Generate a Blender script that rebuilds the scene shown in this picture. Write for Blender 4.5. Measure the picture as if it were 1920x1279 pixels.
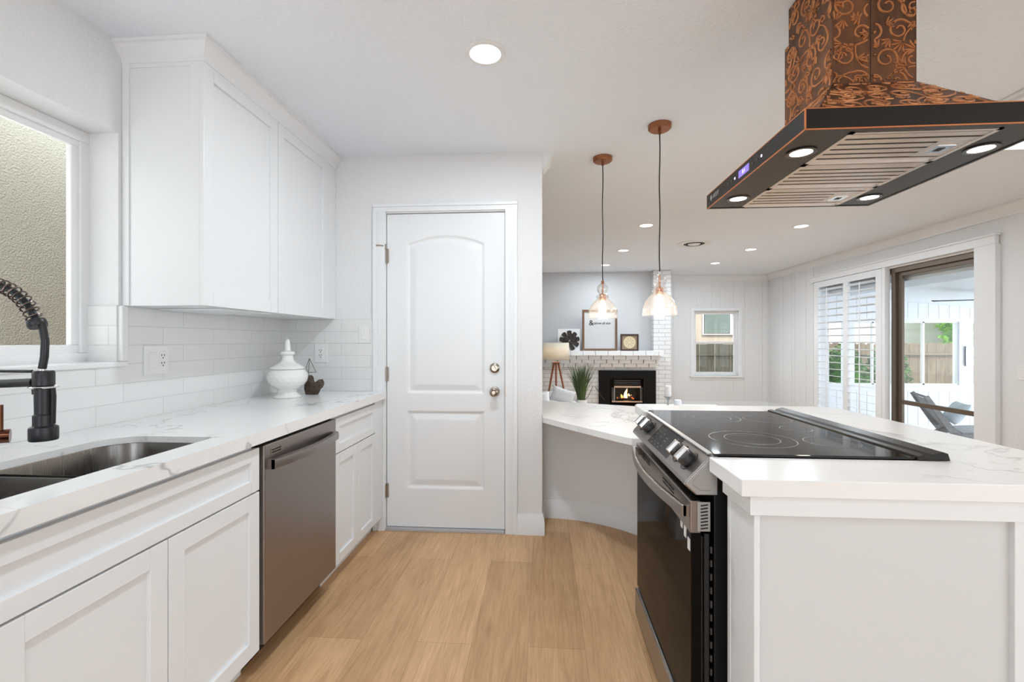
import bpy, bmesh, math, random
from mathutils import Vector, Matrix
R = math.radians
for _o in list(bpy.data.objects): bpy.data.objects.remove(_o)
sc = bpy.context.scene
COL = sc.collection
random.seed(4)

# ------------------------------------------------------------------ camera
cam = bpy.data.cameras.new('camera'); camo = bpy.data.objects.new('camera', cam); COL.objects.link(camo)
camo.location = (0, 0, 1.24); camo.rotation_euler = (R(90), 0, math.atan(60/853.3))
cam.lens = 16.0; cam.sensor_width = 36; cam.clip_start = .02; cam.clip_end = 100
sc.camera = camo
# ------------------------------------------------------------------ world, sun, exposure
w = bpy.data.worlds.new('sky'); sc.world = w; w.use_nodes = True
bg = w.node_tree.nodes['Background']; bg.inputs[0].default_value = (.83, .925, 1, 1); bg.inputs[1].default_value = 3.0
sun = bpy.data.lights.new('sun', 'SUN'); sun.energy = 3.2; sun.angle = R(.6); sun.color = (1, .95, .87)
suno = bpy.data.objects.new('sun', sun); COL.objects.link(suno); suno.rotation_euler = (R(38), R(14), 0)
sc.view_settings.view_transform = 'Standard'; sc.view_settings.look = 'None'
sc.view_settings.gamma = 1; sc.view_settings.exposure = 0.24; sc.view_settings.use_curve_mapping = False
CEIL = 2.45
def rect_lamp(name, loc, rot, sx, sy, e, col=(.90, .95, 1)):
    l = bpy.data.lights.new(name, 'AREA'); l.shape = 'RECTANGLE'; l.size = sx; l.size_y = sy; l.energy = e; l.color = col
    o = bpy.data.objects.new(name, l); COL.objects.link(o); o.location = loc; o.rotation_euler = rot
rect_lamp('kitchen_window_daylight', (-2.15, 1.07, 1.50), (0, R(-103), 0), 1.3, 1.7, 10)
rect_lamp('sunroom_side_fill', (8.1, 5.0, .7), (0, R(95), 0), 1.5, 4.6, 60)  # added lamp that brightens the sunroom from its unbuilt side
rect_lamp('right_opening_fill', (4.25, -1.45, 1.05), (0, R(100), 0), 2.0, 2.4, 9)  # added fill lamp, placed in an invented opening of the right wall

rect_lamp('rear_opening_fill', (-.8, -3.4, 1.0), (R(90), 0, 0), .95, 1.9, 15)  # added fill for the curved wall, set behind an invented rear opening
# ------------------------------------------------------------------ materials
def nt(name):
    m = bpy.data.materials.new(name); m.use_nodes = True
    t = m.node_tree; return m, t, t.nodes['Principled BSDF']
def N(t, typ, **kw):
    n = t.nodes.new(typ)
    for k, v in kw.items():
        if k in n.inputs.keys() if isinstance(k, str) else False: n.inputs[k].default_value = v
        else: setattr(n, k, v)
    return n
def pos(t, scale=(1, 1, 1), rot=(0, 0, 0), loc=(0, 0, 0)):
    g = t.nodes.new('ShaderNodeNewGeometry'); mp = t.nodes.new('ShaderNodeMapping')
    mp.inputs['Scale'].default_value = scale; mp.inputs['Rotation'].default_value = rot; mp.inputs['Location'].default_value = loc
    t.links.new(g.outputs['Position'], mp.inputs[0]); return mp.outputs[0]
def noise(t, vec, scale, detail=3, rough=.5, dist=0):
    n = t.nodes.new('ShaderNodeTexNoise'); n.inputs['Scale'].default_value = scale; n.inputs['Detail'].default_value = detail
    n.inputs['Roughness'].default_value = rough; n.inputs['Distortion'].default_value = dist
    t.links.new(vec, n.inputs['Vector']); return n
def ramp(t, fac, stops):
    r = t.nodes.new('ShaderNodeValToRGB'); e = r.color_ramp.elements
    while len(e) < len(stops): e.new(.5)
    for i, (p, c) in enumerate(stops):
        e[i].position = p; e[i].color = (c[0], c[1], c[2], 1) if hasattr(c, '__len__') else (c, c, c, 1)
    t.links.new(fac, r.inputs[0]); return r.outputs[0]
def bump(t, b, h, strength, dist=.002):
    n = t.nodes.new('ShaderNodeBump'); n.inputs['Strength'].default_value = strength; n.inputs['Distance'].default_value = dist
    t.links.new(h, n.inputs['Height']); t.links.new(n.outputs[0], b.inputs['Normal']); return n
def mat(name, col, rough=.5, metal=0, spec=.5, bmp=None, var=None, coat=0, emit=None, estr=1, aniso=None):
    m, t, b = nt(name)
    b.inputs['Base Color'].default_value = (*col, 1); b.inputs['Roughness'].default_value = rough
    b.inputs['Metallic'].default_value = metal; b.inputs['Specular IOR Level'].default_value = spec
    b.inputs['Coat Weight'].default_value = coat; b.inputs['Coat Roughness'].default_value = .05
    if emit: b.inputs['Emission Color'].default_value = (*emit, 1); b.inputs['Emission Strength'].default_value = estr
    if bmp:
        sc_, st, ds = bmp; n = noise(t, pos(t), sc_, 4, .55); bump(t, b, n.outputs[0], st, ds)
    if var:
        sc_, c2 = var[0], var[1]; vs = var[2] if len(var) > 2 else (1, 1, 1)
        n = noise(t, pos(t, scale=vs), sc_, 5, .6)
        c = ramp(t, n.outputs[0], [(.3, col), (.7, c2)]); t.links.new(c, b.inputs['Base Color'])
    return m
M = {}
M['wall'] = mat('wall_paint', (.78, .785, .79), .6, bmp=(55, .6, .005))
M['ceiling'] = mat('ceiling_texture', (.87, .92, .98), .75, bmp=(70, .7, .008))
M['white'] = mat('white_cabinet_paint', (.81, .825, .84), .32)
M['island_shaded_white'] = mat('shaded_island_panel', (.68, .685, .69), .4)  # island white greyed to stand in for shade on the near face
M['brown_bronze'] = mat('brown_bronze_metal', (.15, .06, .035), .2, .95)
M['trim'] = mat('white_trim_paint', (.82, .835, .85), .35)
M['plastic'] = mat('white_plastic', (.82, .82, .81), .3)
M['dark'] = mat('dark_gap', (.012, .012, .012), .6)
M['black'] = mat('black_enamel', (.012, .012, .013), .25)
M['matte_black'] = mat('matte_black_metal', (.022, .023, .026), .36, .3)
M['chrome'] = mat('polished_chrome', (.75, .75, .75), .12, 1)
M['nickel'] = mat('aged_nickel', (.36, .31, .26), .25, 1)
M['vinyl'] = mat('window_vinyl', (.83, .83, .83), .35)
M['glazed'] = mat('white_glazed_ceramic', (.84, .84, .82), .12, bmp=(55, .0, .001))
M['concrete'] = mat('sunroom_floor', (.33, .36, .40), .7, var=(6, (.42, .45, .5)))
M['stucco'] = mat('stucco', (.50, .45, .37), .9, bmp=(90, .9, .01), var=(3, (.53, .49, .41)))
M['house'] = mat('house_paint', (.44, .36, .29), .9)
M['housepink'] = mat('pale_house_paint', (.66, .60, .585), .9)
M['grey_paint'] = mat('grey_wall_paint', (.56, .565, .575), .6, bmp=(42, .3, .004))
M['paper'] = mat('white_paper', (.80, .81, .82), .6)
M['ink'] = mat('ink', (.03, .03, .03), .6)
M['burlap'] = mat('tan_fabric', (.38, .29, .19), .9, var=(160, (.27, .2, .13)))
M['cream'] = mat('cream_medallion', (.68, .58, .38), .8)
M['petal'] = mat('dark_petal', (.018, .012, .009), .5)
M['frame_wood'] = mat('brown_frame_wood', (.12, .06, .028), .5, var=(8, (.2, .11, .055), (1, 1, .2)))
M['dark_wood'] = mat('dark_frame_wood', (.035, .015, .009), .45)
M['oak'] = mat('orange_wood', (.32, .10, .03), .4, var=(10, (.22, .065, .02), (3, 3, .3)))
M['leaf'] = mat('grass_blade', (.035, .07, .022), .5, var=(5, (.09, .13, .04)))
M['hedge'] = mat('hedge_leaf', (.10, .26, .02), .6, var=(9, (.03, .10, .01)))
M['hedge_bright'] = mat('bright_leaf', (.30, .62, .03), .6, var=(12, (.12, .36, .01)))
M['soil'] = mat('brown_soil', (.09, .06, .04), .9)
M['pillow'] = mat('white_pillow_fabric', (.78, .78, .78), .9)
M['sofa'] = mat('light_sofa_fabric', (.62, .62, .62), .9)
M['wax'] = mat('candle_wax', (.85, .85, .84), .5)
M['firebox'] = mat('black_firebox', (.006, .0055, .005), .5, spec=.15)
M['bronze'] = mat('bronze_trim', (.55, .42, .32), .35, 1)
M['steelgrey'] = mat('brushed_grey_steel', (.35, .35, .35), .35, 1)
M['log'] = mat('charred_log', (.02, .015, .012), .9)
M['bronze_frame'] = mat('anodised_bronze_frame', (.16, .125, .095), .45, .5)
M['greywood'] = mat('weathered_grey_wood', (.20, .20, .21), .7, var=(14, (.32, .32, .34), (1, 1, 4)))
M['strap'] = mat('woven_grey_strap', (.42, .44, .46), .8, var=(60, (.3, .31, .33), (1, 1, 6)))
M['cushion_blue'] = mat('pale_blue_cushion', (.62, .68, .74), .9)
M['navy'] = mat('navy_stripe', (.05, .08, .11), .9)
M['fan'] = mat('dark_fan_blade', (.10, .10, .10), .5)
M['twig'] = mat('dark_twig', (.05, .04, .03), .8)
M['bark'] = mat('dark_bark', (.05, .035, .025), .85, bmp=(90, 1, .01), var=(60, (.14, .10, .07)))
M['wire'] = mat('dark_wire', (.10, .09, .08), .5, .6)
M['knob_face'] = mat('knob_face_silver', (.62, .62, .62), .2, 1)
M['knob_side'] = mat('knob_side_grey', (.10, .10, .105), .3, .7)
M['ring_mark'] = mat('burner_ring_print', (.16, .16, .16), .3)
M['sticker'] = mat('white_sticker', (.8, .8, .8), .6)
M['galv'] = mat('pressed_grey_steel', (.50, .50, .50), .42, .75)
M['concrete_edge'] = mat('threshold_metal', (.5, .5, .52), .5, .4)
M['tile_lip'] = mat('white_edge_tile', (.83, .83, .83), .15)
M['caulk'] = mat('white_pony_paint', (.82, .82, .83), .55, bmp=(42, .15, .003))
def emat(name, col, s):
    m = bpy.data.materials.new(name); m.use_nodes = True; t = m.node_tree; t.nodes.clear()
    e = t.nodes.new('ShaderNodeEmission'); e.inputs[0].default_value = (*col, 1); e.inputs[1].default_value = s
    o = t.nodes.new('ShaderNodeOutputMaterial'); t.links.new(e.outputs[0], o.inputs[0]); return m
M['lens'] = emat('lamp_lens', (1, .98, .95), 5)
M['hoodlens'] = emat('hood_lamp_lens', (1, .86, .76), 6)
M['bulb'] = emat('filament_bulb', (1, .72, .45), 14)
M['lcd'] = emat('violet_display', (.36, .27, .85), .95)
M['lcd_white'] = emat('display_digit', (.9, .8, 1), 1.0)
M['led'] = emat('indicator_light', (.85, .6, 1), 1.5)
M['flame'] = emat('fire_flame', (1, .42, .08), 3.2)
M['flame_hot'] = emat('fire_flame_core', (1, .82, .45), 5)
M['ember'] = emat('glowing_ember', (1, .16, .02), 1.6)
M['panel_light'] = emat('ceiling_panel_light', (.95, .98, 1), 3.0)

# quartz
def quartz():
    m, t, b = nt('veined_white_quartz')
    v = pos(t, rot=(0, 0, .6))
    wv = noise(t, v, 1.3, 5, .6, .4)
    sub = t.nodes.new('ShaderNodeMath'); sub.operation = 'SUBTRACT'; sub.inputs[1].default_value = .5; t.links.new(wv.outputs[0], sub.inputs[0])
    ab = t.nodes.new('ShaderNodeMath'); ab.operation = 'ABSOLUTE'; t.links.new(sub.outputs[0], ab.inputs[0])
    l1 = ramp(t, ab.outputs[0], [(0, 1), (.011, 0)])
    mk = noise(t, pos(t, loc=(3, 1, 0)), 2.2, 2)
    mr = ramp(t, mk.outputs[0], [(.46, 0), (.60, 1)])
    mu = t.nodes.new('ShaderNodeMath'); mu.operation = 'MULTIPLY'; t.links.new(l1, mu.inputs[0]); t.links.new(mr, mu.inputs[1])
    cl = noise(t, pos(t, scale=(1, .5, 1)), 1.9, 4, .6, .8)
    cr = ramp(t, cl.outputs[0], [(.52, 0), (.8, .35)])
    ad = t.nodes.new('ShaderNodeMath'); ad.operation = 'MAXIMUM'; t.links.new(mu.outputs[0], ad.inputs[0]); t.links.new(cr, ad.inputs[1])
    c = ramp(t, ad.outputs[0], [(0, (.86, .86, .855)), (1, (.50, .495, .49))])
    t.links.new(c, b.inputs['Base Color']); b.inputs['Roughness'].default_value = .19; b.inputs['Specular IOR Level'].default_value = .5
    return m
M['quartz'] = quartz()
# floor planks
def planks():
    m, t, b = nt('oak_vinyl_planks')
    v = pos(t, rot=(0, 0, R(90)), loc=(.31, .065, 0))
    br = t.nodes.new('ShaderNodeTexBrick'); br.offset = .37; br.offset_frequency = 2; br.squash = 1
    br.inputs['Scale'].default_value = 1; br.inputs['Brick Width'].default_value = 1.12; br.inputs['Row Height'].default_value = .23
    br.inputs['Mortar Size'].default_value = .0007; br.inputs['Mortar Smooth'].default_value = .2
    br.inputs['Color1'].default_value = (.0, .0, .0, 1); br.inputs['Color2'].default_value = (1, 1, 1, 1); br.inputs['Bias'].default_value = 0
    br.inputs['Mortar'].default_value = (0, 0, 0, 1)
    t.links.new(v, br.inputs['Vector'])
    g1 = noise(t, pos(t, scale=(13, .9, 1)), 2.2, 7, .60, 1.8)
    g2 = noise(t, pos(t, scale=(2.2, .6, 1)), 2.0, 3, .5, 1.5)
    g3 = noise(t, pos(t, scale=(120, 4, 1)), 2.0, 3, .6)
    base = ramp(t, g1.outputs[0], [(.22, (.50, .305, .155)), (.52, (.64, .415, .23)), (.82, (.74, .50, .295))])
    tint = ramp(t, br.outputs['Color'], [(0, (.86, .82, .76)), (1, (1.08, 1.06, 1.04))])
    mx = t.nodes.new('ShaderNodeMix'); mx.data_type = 'RGBA'; mx.blend_type = 'MULTIPLY'; mx.inputs[0].default_value = 1
    t.links.new(base, mx.inputs[6]); t.links.new(tint, mx.inputs[7])
    t2 = ramp(t, g2.outputs[0], [(.3, (.88, .84, .8)), (.65, (1.04, 1.04, 1.03))])
    mx2 = t.nodes.new('ShaderNodeMix'); mx2.data_type = 'RGBA'; mx2.blend_type = 'MULTIPLY'; mx2.inputs[0].default_value = 1
    t.links.new(mx.outputs[2], mx2.inputs[6]); t.links.new(t2, mx2.inputs[7])
    t3 = ramp(t, g3.outputs[0], [(.35, (.9, .88, .86)), (.6, (1.03, 1.03, 1.03))])
    mx3 = t.nodes.new('ShaderNodeMix'); mx3.data_type = 'RGBA'; mx3.blend_type = 'MULTIPLY'; mx3.inputs[0].default_value = 1
    t.links.new(mx2.outputs[2], mx3.inputs[6]); t.links.new(t3, mx3.inputs[7])
    mo = t.nodes.new('ShaderNodeMix'); mo.data_type = 'RGBA'; t.links.new(br.outputs['Fac'], mo.inputs[0])
    t.links.new(mx3.outputs[2], mo.inputs[6]); mo.inputs[7].default_value = (.26, .15, .08, 1)
    t.links.new(mo.outputs[2], b.inputs['Base Color']); b.inputs['Roughness'].default_value = .42
    bump(t, b, g3.outputs[0], .12, .001)
    return m
M['floor'] = planks()
def brickmat(name, plane, bw, rh, off, col, mort, ms, rough, wav=.25, zoff=0, xoff=0, dist=.004):
    m, t, b = nt(name)
    g = t.nodes.new('ShaderNodeNewGeometry'); sp = t.nodes.new('ShaderNodeSeparateXYZ'); cb = t.nodes.new('ShaderNodeCombineXYZ')
    t.links.new(g.outputs['Position'], sp.inputs[0])
    ax = {'x': 0, 'y': 1}[plane]
    a1 = t.nodes.new('ShaderNodeMath'); a1.operation = 'ADD'; a1.inputs[1].default_value = xoff; t.links.new(sp.outputs[ax], a1.inputs[0])
    a2 = t.nodes.new('ShaderNodeMath'); a2.operation = 'ADD'; a2.inputs[1].default_value = zoff; t.links.new(sp.outputs[2], a2.inputs[0])
    t.links.new(a1.outputs[0], cb.inputs[0]); t.links.new(a2.outputs[0], cb.inputs[1])
    br = t.nodes.new('ShaderNodeTexBrick'); br.offset = off; br.offset_frequency = 2
    br.inputs['Scale'].default_value = 1; br.inputs['Brick Width'].default_value = bw; br.inputs['Row Height'].default_value = rh
    br.inputs['Mortar Size'].default_value = ms; br.inputs['Mortar Smooth'].default_value = .3
    br.inputs['Color1'].default_value = (*col, 1); br.inputs['Color2'].default_value = (*[c*.96 for c in col], 1); br.inputs['Mortar'].default_value = (*mort, 1)
    t.links.new(cb.outputs[0], br.inputs['Vector']); t.links.new(br.outputs['Color'], b.inputs['Base Color'])
    inv = t.nodes.new('ShaderNodeMath'); inv.operation = 'SUBTRACT'; inv.inputs[0].default_value = 1; t.links.new(br.outputs['Fac'], inv.inputs[1])
    n = noise(t, pos(t), 14 if rough < .3 else 40, 2)
    mu = t.nodes.new('ShaderNodeMath'); mu.operation = 'MULTIPLY_ADD'; mu.inputs[1].default_value = wav; t.links.new(n.outputs[0], mu.inputs[0]); t.links.new(inv.outputs[0], mu.inputs[2])
    bump(t, b, mu.outputs[0], .6, dist); b.inputs['Roughness'].default_value = rough
    return m
M['tile_y'] = brickmat('subway_tile_side', 'y', .31, .0785, .37, (.80, .80, .795), (.70, .70, .69), .0022, .13, .5, zoff=-.91+.785, xoff=.12, dist=.002)
M['tile_x'] = brickmat('subway_tile_end', 'x', .31, .0785, .37, (.80, .80, .795), (.70, .70, .69), .0022, .13, .5, zoff=-.91+.785, xoff=5.05, dist=.002)
M['brick'] = brickmat('painted_brick', 'x', .205, .0705, .5, (.76, .76, .76), (.50, .50, .51), .006, .55, .6, zoff=.03, dist=.012)
def steel(name, col, rough, vs=(1, 1, 90)):
    m, t, b = nt(name); b.inputs['Metallic'].default_value = 1; b.inputs['Base Color'].default_value = (*col, 1)
    n = noise(t, pos(t, scale=vs), 6, 3); r = ramp(t, n.outputs[0], [(.3, rough*.85), (.7, rough*1.15)])
    t.links.new(r, b.inputs['Roughness']); return m
M['stainless'] = steel('brushed_dark_stainless', (.33, .30, .285), .32)
M['dw'] = steel('brushed_dishwasher_steel', (.34, .305, .29), .36)
M['sink'] = steel('brushed_sink_steel', (.21, .20, .19), .26, (1, 40, 1))
M['baffle'] = mat('baffle_steel', (.66, .62, .59), .30, .9)
M['hoodblack'] = mat('oil_rubbed_dark_metal', (.013, .010, .008), .34, .25, spec=.35)
M['copper_dark'] = mat('aged_copper_ground', (.055, .03, .02), .45, .6, var=(14, (.24, .10, .045), (1, 1, .35)))
M['copper_bright'] = mat('raised_copper', (.62, .27, .11), .42, .7, var=(9, (.45, .18, .07), (1, 1, .35)))
M['copper_edge'] = mat('rubbed_copper_edge', (.62, .22, .08), .35, .8)
M['copper_plain'] = mat('brushed_copper', (.34, .14, .07), .32, .9)
M['copper_shine'] = mat('shiny_copper', (.75, .36, .2), .2, 1)
M['coil'] = mat('spring_coil_metal', (.16, .12, .11), .28, .9)
M['blackglass'] = mat('black_ceramic_glass', (.012, .0115, .011), .05, spec=.35)
M['ovenglass'] = mat('dark_oven_glass', (.010, .008, .007), .05); M['ovenglass'].node_tree.nodes['Principled BSDF'].inputs['IOR'].default_value = 1.09
def glassmat(name, tint, seeded=False, refl=1.0):
    m = bpy.data.materials.new(name); m.use_nodes = True; t = m.node_tree; t.nodes.clear()
    tr = t.nodes.new('ShaderNodeBsdfTransparent'); tr.inputs[0].default_value = (*tint, 1)
    gl = t.nodes.new('ShaderNodeBsdfGlossy'); gl.inputs['Roughness'].default_value = .03; gl.inputs[0].default_value = (refl, refl, refl, 1)
    fr = t.nodes.new('ShaderNodeLayerWeight'); fr.inputs[0].default_value = .5
    pw_ = t.nodes.new('ShaderNodeMath'); pw_.operation = 'POWER'; pw_.inputs[1].default_value = 4; t.links.new(fr.outputs['Facing'], pw_.inputs[0])
    ma_ = t.nodes.new('ShaderNodeMath'); ma_.operation = 'MULTIPLY_ADD'; ma_.inputs[1].default_value = .85; ma_.inputs[2].default_value = .012; t.links.new(pw_.outputs[0], ma_.inputs[0])
    mx = t.nodes.new('ShaderNodeMixShader'); o = t.nodes.new('ShaderNodeOutputMaterial')
    if seeded:
        vo = t.nodes.new('ShaderNodeTexVoronoi'); vo.inputs['Scale'].default_value = 150; t.links.new(pos(t), vo.inputs['Vector'])
        r = ramp(t, vo.outputs['Distance'], [(.12, 1), (.30, 0)])
        gl.inputs['Roughness'].default_value = .12; ma_.inputs[2].default_value = .10
        bn = t.nodes.new('ShaderNodeBump'); bn.inputs['Strength'].default_value = .9; bn.inputs['Distance'].default_value = .003
        t.links.new(r, bn.inputs['Height']); t.links.new(bn.outputs[0], gl.inputs['Normal']); t.links.new(bn.outputs[0], fr.inputs['Normal'])
    t.links.new(ma_.outputs[0], mx.inputs[0]); t.links.new(tr.outputs[0], mx.inputs[1]); t.links.new(gl.outputs[0], mx.inputs[2])
    if seeded:
        tl_ = t.nodes.new('ShaderNodeBsdfTranslucent'); tl_.inputs[0].default_value = (.95, .95, .95, 1); m2 = t.nodes.new('ShaderNodeMixShader')
        fc_ = ramp(t, vo.outputs['Distance'], [(.10, .10), (.28, .025)]); t.links.new(fc_, m2.inputs[0])
        t.links.new(mx.outputs[0], m2.inputs[1]); t.links.new(tl_.outputs[0], m2.inputs[2]); t.links.new(m2.outputs[0], o.inputs[0])
    else: t.links.new(mx.outputs[0], o.inputs[0])
    return m
M['pane'] = glassmat('window_glass', (.98, .99, .98))
M['seeded'] = glassmat('seeded_glass', (.98, .98, .98), True, 1.0)
M['clear'] = glassmat('clear_glass', (.96, .97, .97))
def shade_mat():
    m = bpy.data.materials.new('linen_lampshade'); m.use_nodes = True; t = m.node_tree; t.nodes.clear()
    a = t.nodes.new('ShaderNodeBsdfDiffuse'); a.inputs[0].default_value = (.80, .77, .70, 1)
    b = t.nodes.new('ShaderNodeBsdfTranslucent'); b.inputs[0].default_value = (.86, .82, .74, 1)
    x = t.nodes.new('ShaderNodeMixShader'); x.inputs[0].default_value = .5; o = t.nodes.new('ShaderNodeOutputMaterial')
    t.links.new(a.outputs[0], x.inputs[1]); t.links.new(b.outputs[0], x.inputs[2]); t.links.new(x.outputs[0], o.inputs[0]); return m
M['shade'] = shade_mat()
M['fence'] = mat('weathered_fence_wood', (.12, .08, .05), .9, var=(7, (.21, .155, .105), (3, 3, .6)))
M['fence_dark'] = mat('dark_fence_wood', (.13, .115, .085), .9, var=(7, (.22, .19, .14), (4, 4, .5)))

# ------------------------------------------------------------------ geometry helpers
BASE = {}
class MB:
    def __init__(s): s.bm = bmesh.new()
    def mark(s, i):
        for f_ in s.bm.faces:
            if not f_.tag: f_.tag = True; f_.material_index = i
        return s
    def box(s, x0, x1, y0, y1, z0, z1, mtx=None):
        v = [s.bm.verts.new((x, y, z)) for x in (x0, x1) for y in (y0, y1) for z in (z0, z1)]
        if mtx: 
            for q in v: q.co = mtx @ q.co
        for f in ((0, 1, 3, 2), (4, 6, 7, 5), (0, 4, 5, 1), (2, 3, 7, 6), (0, 2, 6, 4), (1, 5, 7, 3)): s.bm.faces.new([v[i] for i in f])
        return s
    def loft(s, rings, closed=True, caps=True):
        rs = [[s.bm.verts.new(p) for p in r] for r in rings]; n = len(rs[0])
        for a, b in zip(rs, rs[1:]):
            for i in range(n if closed else n-1):
                j = (i+1) % n; s.bm.faces.new((a[i], a[j], b[j], b[i]))
        if caps and closed: s.bm.faces.new(rs[0][::-1]); s.bm.faces.new(rs[-1])
        return s
    def prism(s, pts, axis, a, b):
        def P(p, h):
            return {'z': (p[0], p[1], h), 'y': (p[0], h, p[1]), 'x': (h, p[0], p[1])}[axis]
        return s.loft([[P(p, a) for p in pts], [P(p, b) for p in pts]])
    def lathe(s, prof, c=(0, 0, 0), axis=(0, 0, 1), seg=32, caps=True):
        q = Vector((0, 0, 1)).rotation_difference(Vector(axis).normalized()); rings = []
        for r, z in prof:
            rings.append([Vector(c) + q @ Vector((r*math.cos(2*math.pi*i/seg), r*math.sin(2*math.pi*i/seg), z)) for i in range(seg)])
        return s.loft(rings, True, caps)
    def cyl(s, p, q, r, seg=16, r2=None):
        p = Vector(p); q = Vector(q); return s.lathe([(r, 0), (r2 if r2 is not None else r, (q-p).length)], p, q-p, seg)
    def tube(s, pts, r, seg=10, flat=None, up=(0, 0, 1)):
        pts = [Vector(p) for p in pts]; rings = []; rr = r if hasattr(r, '__len__') else [r]*len(pts); nrm = None
        for i, p in enumerate(pts):
            d = (pts[min(i+1, len(pts)-1)] - pts[max(i-1, 0)]).normalized()
            if nrm is None:
                nrm = Vector(up) if abs(d.dot(Vector(up))) < .9 else Vector((1, 0, 0))
            nrm = (nrm - d*d.dot(nrm)).normalized(); bi = d.cross(nrm)
            fl = flat or 1
            rings.append([p + nrm*rr[i]*math.cos(2*math.pi*k/seg) + bi*rr[i]*fl*math.sin(2*math.pi*k/seg) for k in range(seg)])
        return s.loft(rings)
    def sweep(s, path, prof, closed_path=False):
        """profile (offset to the left of travel, z) swept along an XY path"""
        n = len(path); rings = []
        for i in range(n):
            p = Vector(path[i])
            a = Vector(path[i-1]) if (i > 0 or closed_path) else None; b = Vector(path[(i+1) % n]) if (i < n-1 or closed_path) else None
            d1 = (p-a).normalized() if a is not None else None; d2 = (b-p).normalized() if b is not None else None
            if d1 is None: d1 = d2
            if d2 is None: d2 = d1
            n1 = Vector((-d1.y, d1.x)); n2 = Vector((-d2.y, d2.x)); m = (n1+n2).normalized(); k = 1/max(.3, m.dot(n1))
            rings.append([(p.x+m.x*o*k, p.y+m.y*o*k, z) for o, z in prof])
        if closed_path:
            rs = [[s.bm.verts.new(q) for q in r] for r in rings]; L = len(prof)
            for i in range(n):
                A, B = rs[i], rs[(i+1) % n]
                for k in range(L): s.bm.faces.new((A[k], A[(k+1) % L], B[(k+1) % L], B[k]))
            return s
        return s.loft(rings)
    def build(s, name, m, parent=None, bevel=0, smooth=False, at=None, solid=0, seg=2, autos=.6):
        me = bpy.data.meshes.new(name); bmesh.ops.recalc_face_normals(s.bm, faces=s.bm.faces)
        o = bpy.data.objects.new(name, me); COL.objects.link(o)
        if parent is not None:
            b = BASE[parent.name]; o.parent = parent
        else:
            vs = [v.co for v in s.bm.verts]
            b = Vector(at) if at is not None else Vector(((min(v.x for v in vs)+max(v.x for v in vs))/2, (min(v.y for v in vs)+max(v.y for v in vs))/2, min(v.z for v in vs)))
            o.location = b
        BASE[o.name] = Vector(b)
        for v in s.bm.verts: v.co -= Vector(b)
        s.bm.to_mesh(me); s.bm.free(); [me.materials.append(M[q] if isinstance(q, str) else q) for q in (m if isinstance(m, (list, tuple)) else [m])]
        if smooth:
            for p in me.polygons: p.use_smooth = True
            me.set_sharp_from_angle(angle=autos)
        if bevel:
            d = o.modifiers.new('bevel', 'BEVEL'); d.width = bevel; d.segments = seg; d.limit_method = 'ANGLE'; d.angle_limit = R(40)
        if solid:
            d = o.modifiers.new('solid', 'SOLIDIFY'); d.thickness = solid
        return o
def B(*a): return MB().box(*a)
def thing(name, loc, label, cat, group=None, kind=None):
    o = bpy.data.objects.new(name, None); COL.objects.link(o); o.location = loc; o.empty_display_size = .1; BASE[o.name] = Vector(loc)
    return tag(o, label, cat, group, kind)
def tag(o, label=None, cat=None, group=None, kind=None):
    if label: o['label'] = label
    if cat: o['category'] = cat
    if group: o['group'] = group
    if kind: o['kind'] = kind
    return o
def struct(o, label=None):
    o['kind'] = 'structure'
    if label: o['label'] = label
    return o
def copy_tree(o, parent=None):
    c = o.copy(); COL.objects.link(c); c.parent = parent; BASE[c.name] = BASE[o.name].copy()
    for ch in o.children: copy_tree(ch, c)
    return c
def text_bm(body, size, mtx, depth=.0006, off=0):
    cu = bpy.data.curves.new('txt', 'FONT'); cu.body = body; cu.size = size; cu.extrude = depth; cu.offset = off; cu.resolution_u = 2
    to = bpy.data.objects.new('txt', cu); COL.objects.link(to); dg = bpy.context.evaluated_depsgraph_get()
    me = bpy.data.meshes.new_from_object(to.evaluated_get(dg)); mb = MB(); mb.bm.from_mesh(me); mb.bm.transform(mtx)
    bpy.data.objects.remove(to); bpy.data.curves.remove(cu); bpy.data.meshes.remove(me); return mb
def frame_mtx(o, u, v):
    u = Vector(u).normalized(); v = Vector(v).normalized(); n = u.cross(v)
    return Matrix(((u.x, v.x, n.x, o[0]), (u.y, v.y, n.y, o[1]), (u.z, v.z, n.z, o[2]), (0, 0, 0, 1)))
def lamp(name, typ, loc, e, col=(1, 1, 1), size=.1, rot=(0, 0, 0), spread=None, radius=None, ang=None):
    l = bpy.data.lights.new(name, typ); l.energy = e; l.color = col
    if typ == 'AREA': l.shape = 'DISK'; l.size = size
    if typ == 'POINT' or typ == 'SPOT': l.shadow_soft_size = size
    if typ == 'SPOT' and ang: l.spot_size = ang; l.spot_blend = .8
    o = bpy.data.objects.new(name, l); COL.objects.link(o); o.location = loc; o.rotation_euler = rot; return o

# ------------------------------------------------------------------ room shell
LX = -1.72   # kitchen left wall face
DY = 2.92    # door wall face
RX = 4.10    # right wall face
BY = 8.62    # back wall face
struct(B(-2.75, RX+.12, -4.6, BY+.15, -.12, 0).build('floor', 'floor'))
f = MB(); 
f.box(-2.75, RX+.35, -3.2, BY+.15, CEIL, CEIL+.14)
struct(f.build('ceiling', 'ceiling'))
# left wall with window opening  (Y .42..1.727, z 1.147..2.08)
wy0, wy1, wz0, wz1 = .42, 1.727, 1.147, 2.083
f = MB(); x0, x1 = LX-.2, LX
f.box(x0, x1, -3.2, wy0, 0, CEIL); f.box(x0, x1, wy1, 3.05, 0, CEIL); f.box(x0, x1, wy0, wy1, 0, wz0); f.box(x0, x1, wy0, wy1, wz1, CEIL)
struct(f.build('wall_left', 'wall'))
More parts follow.
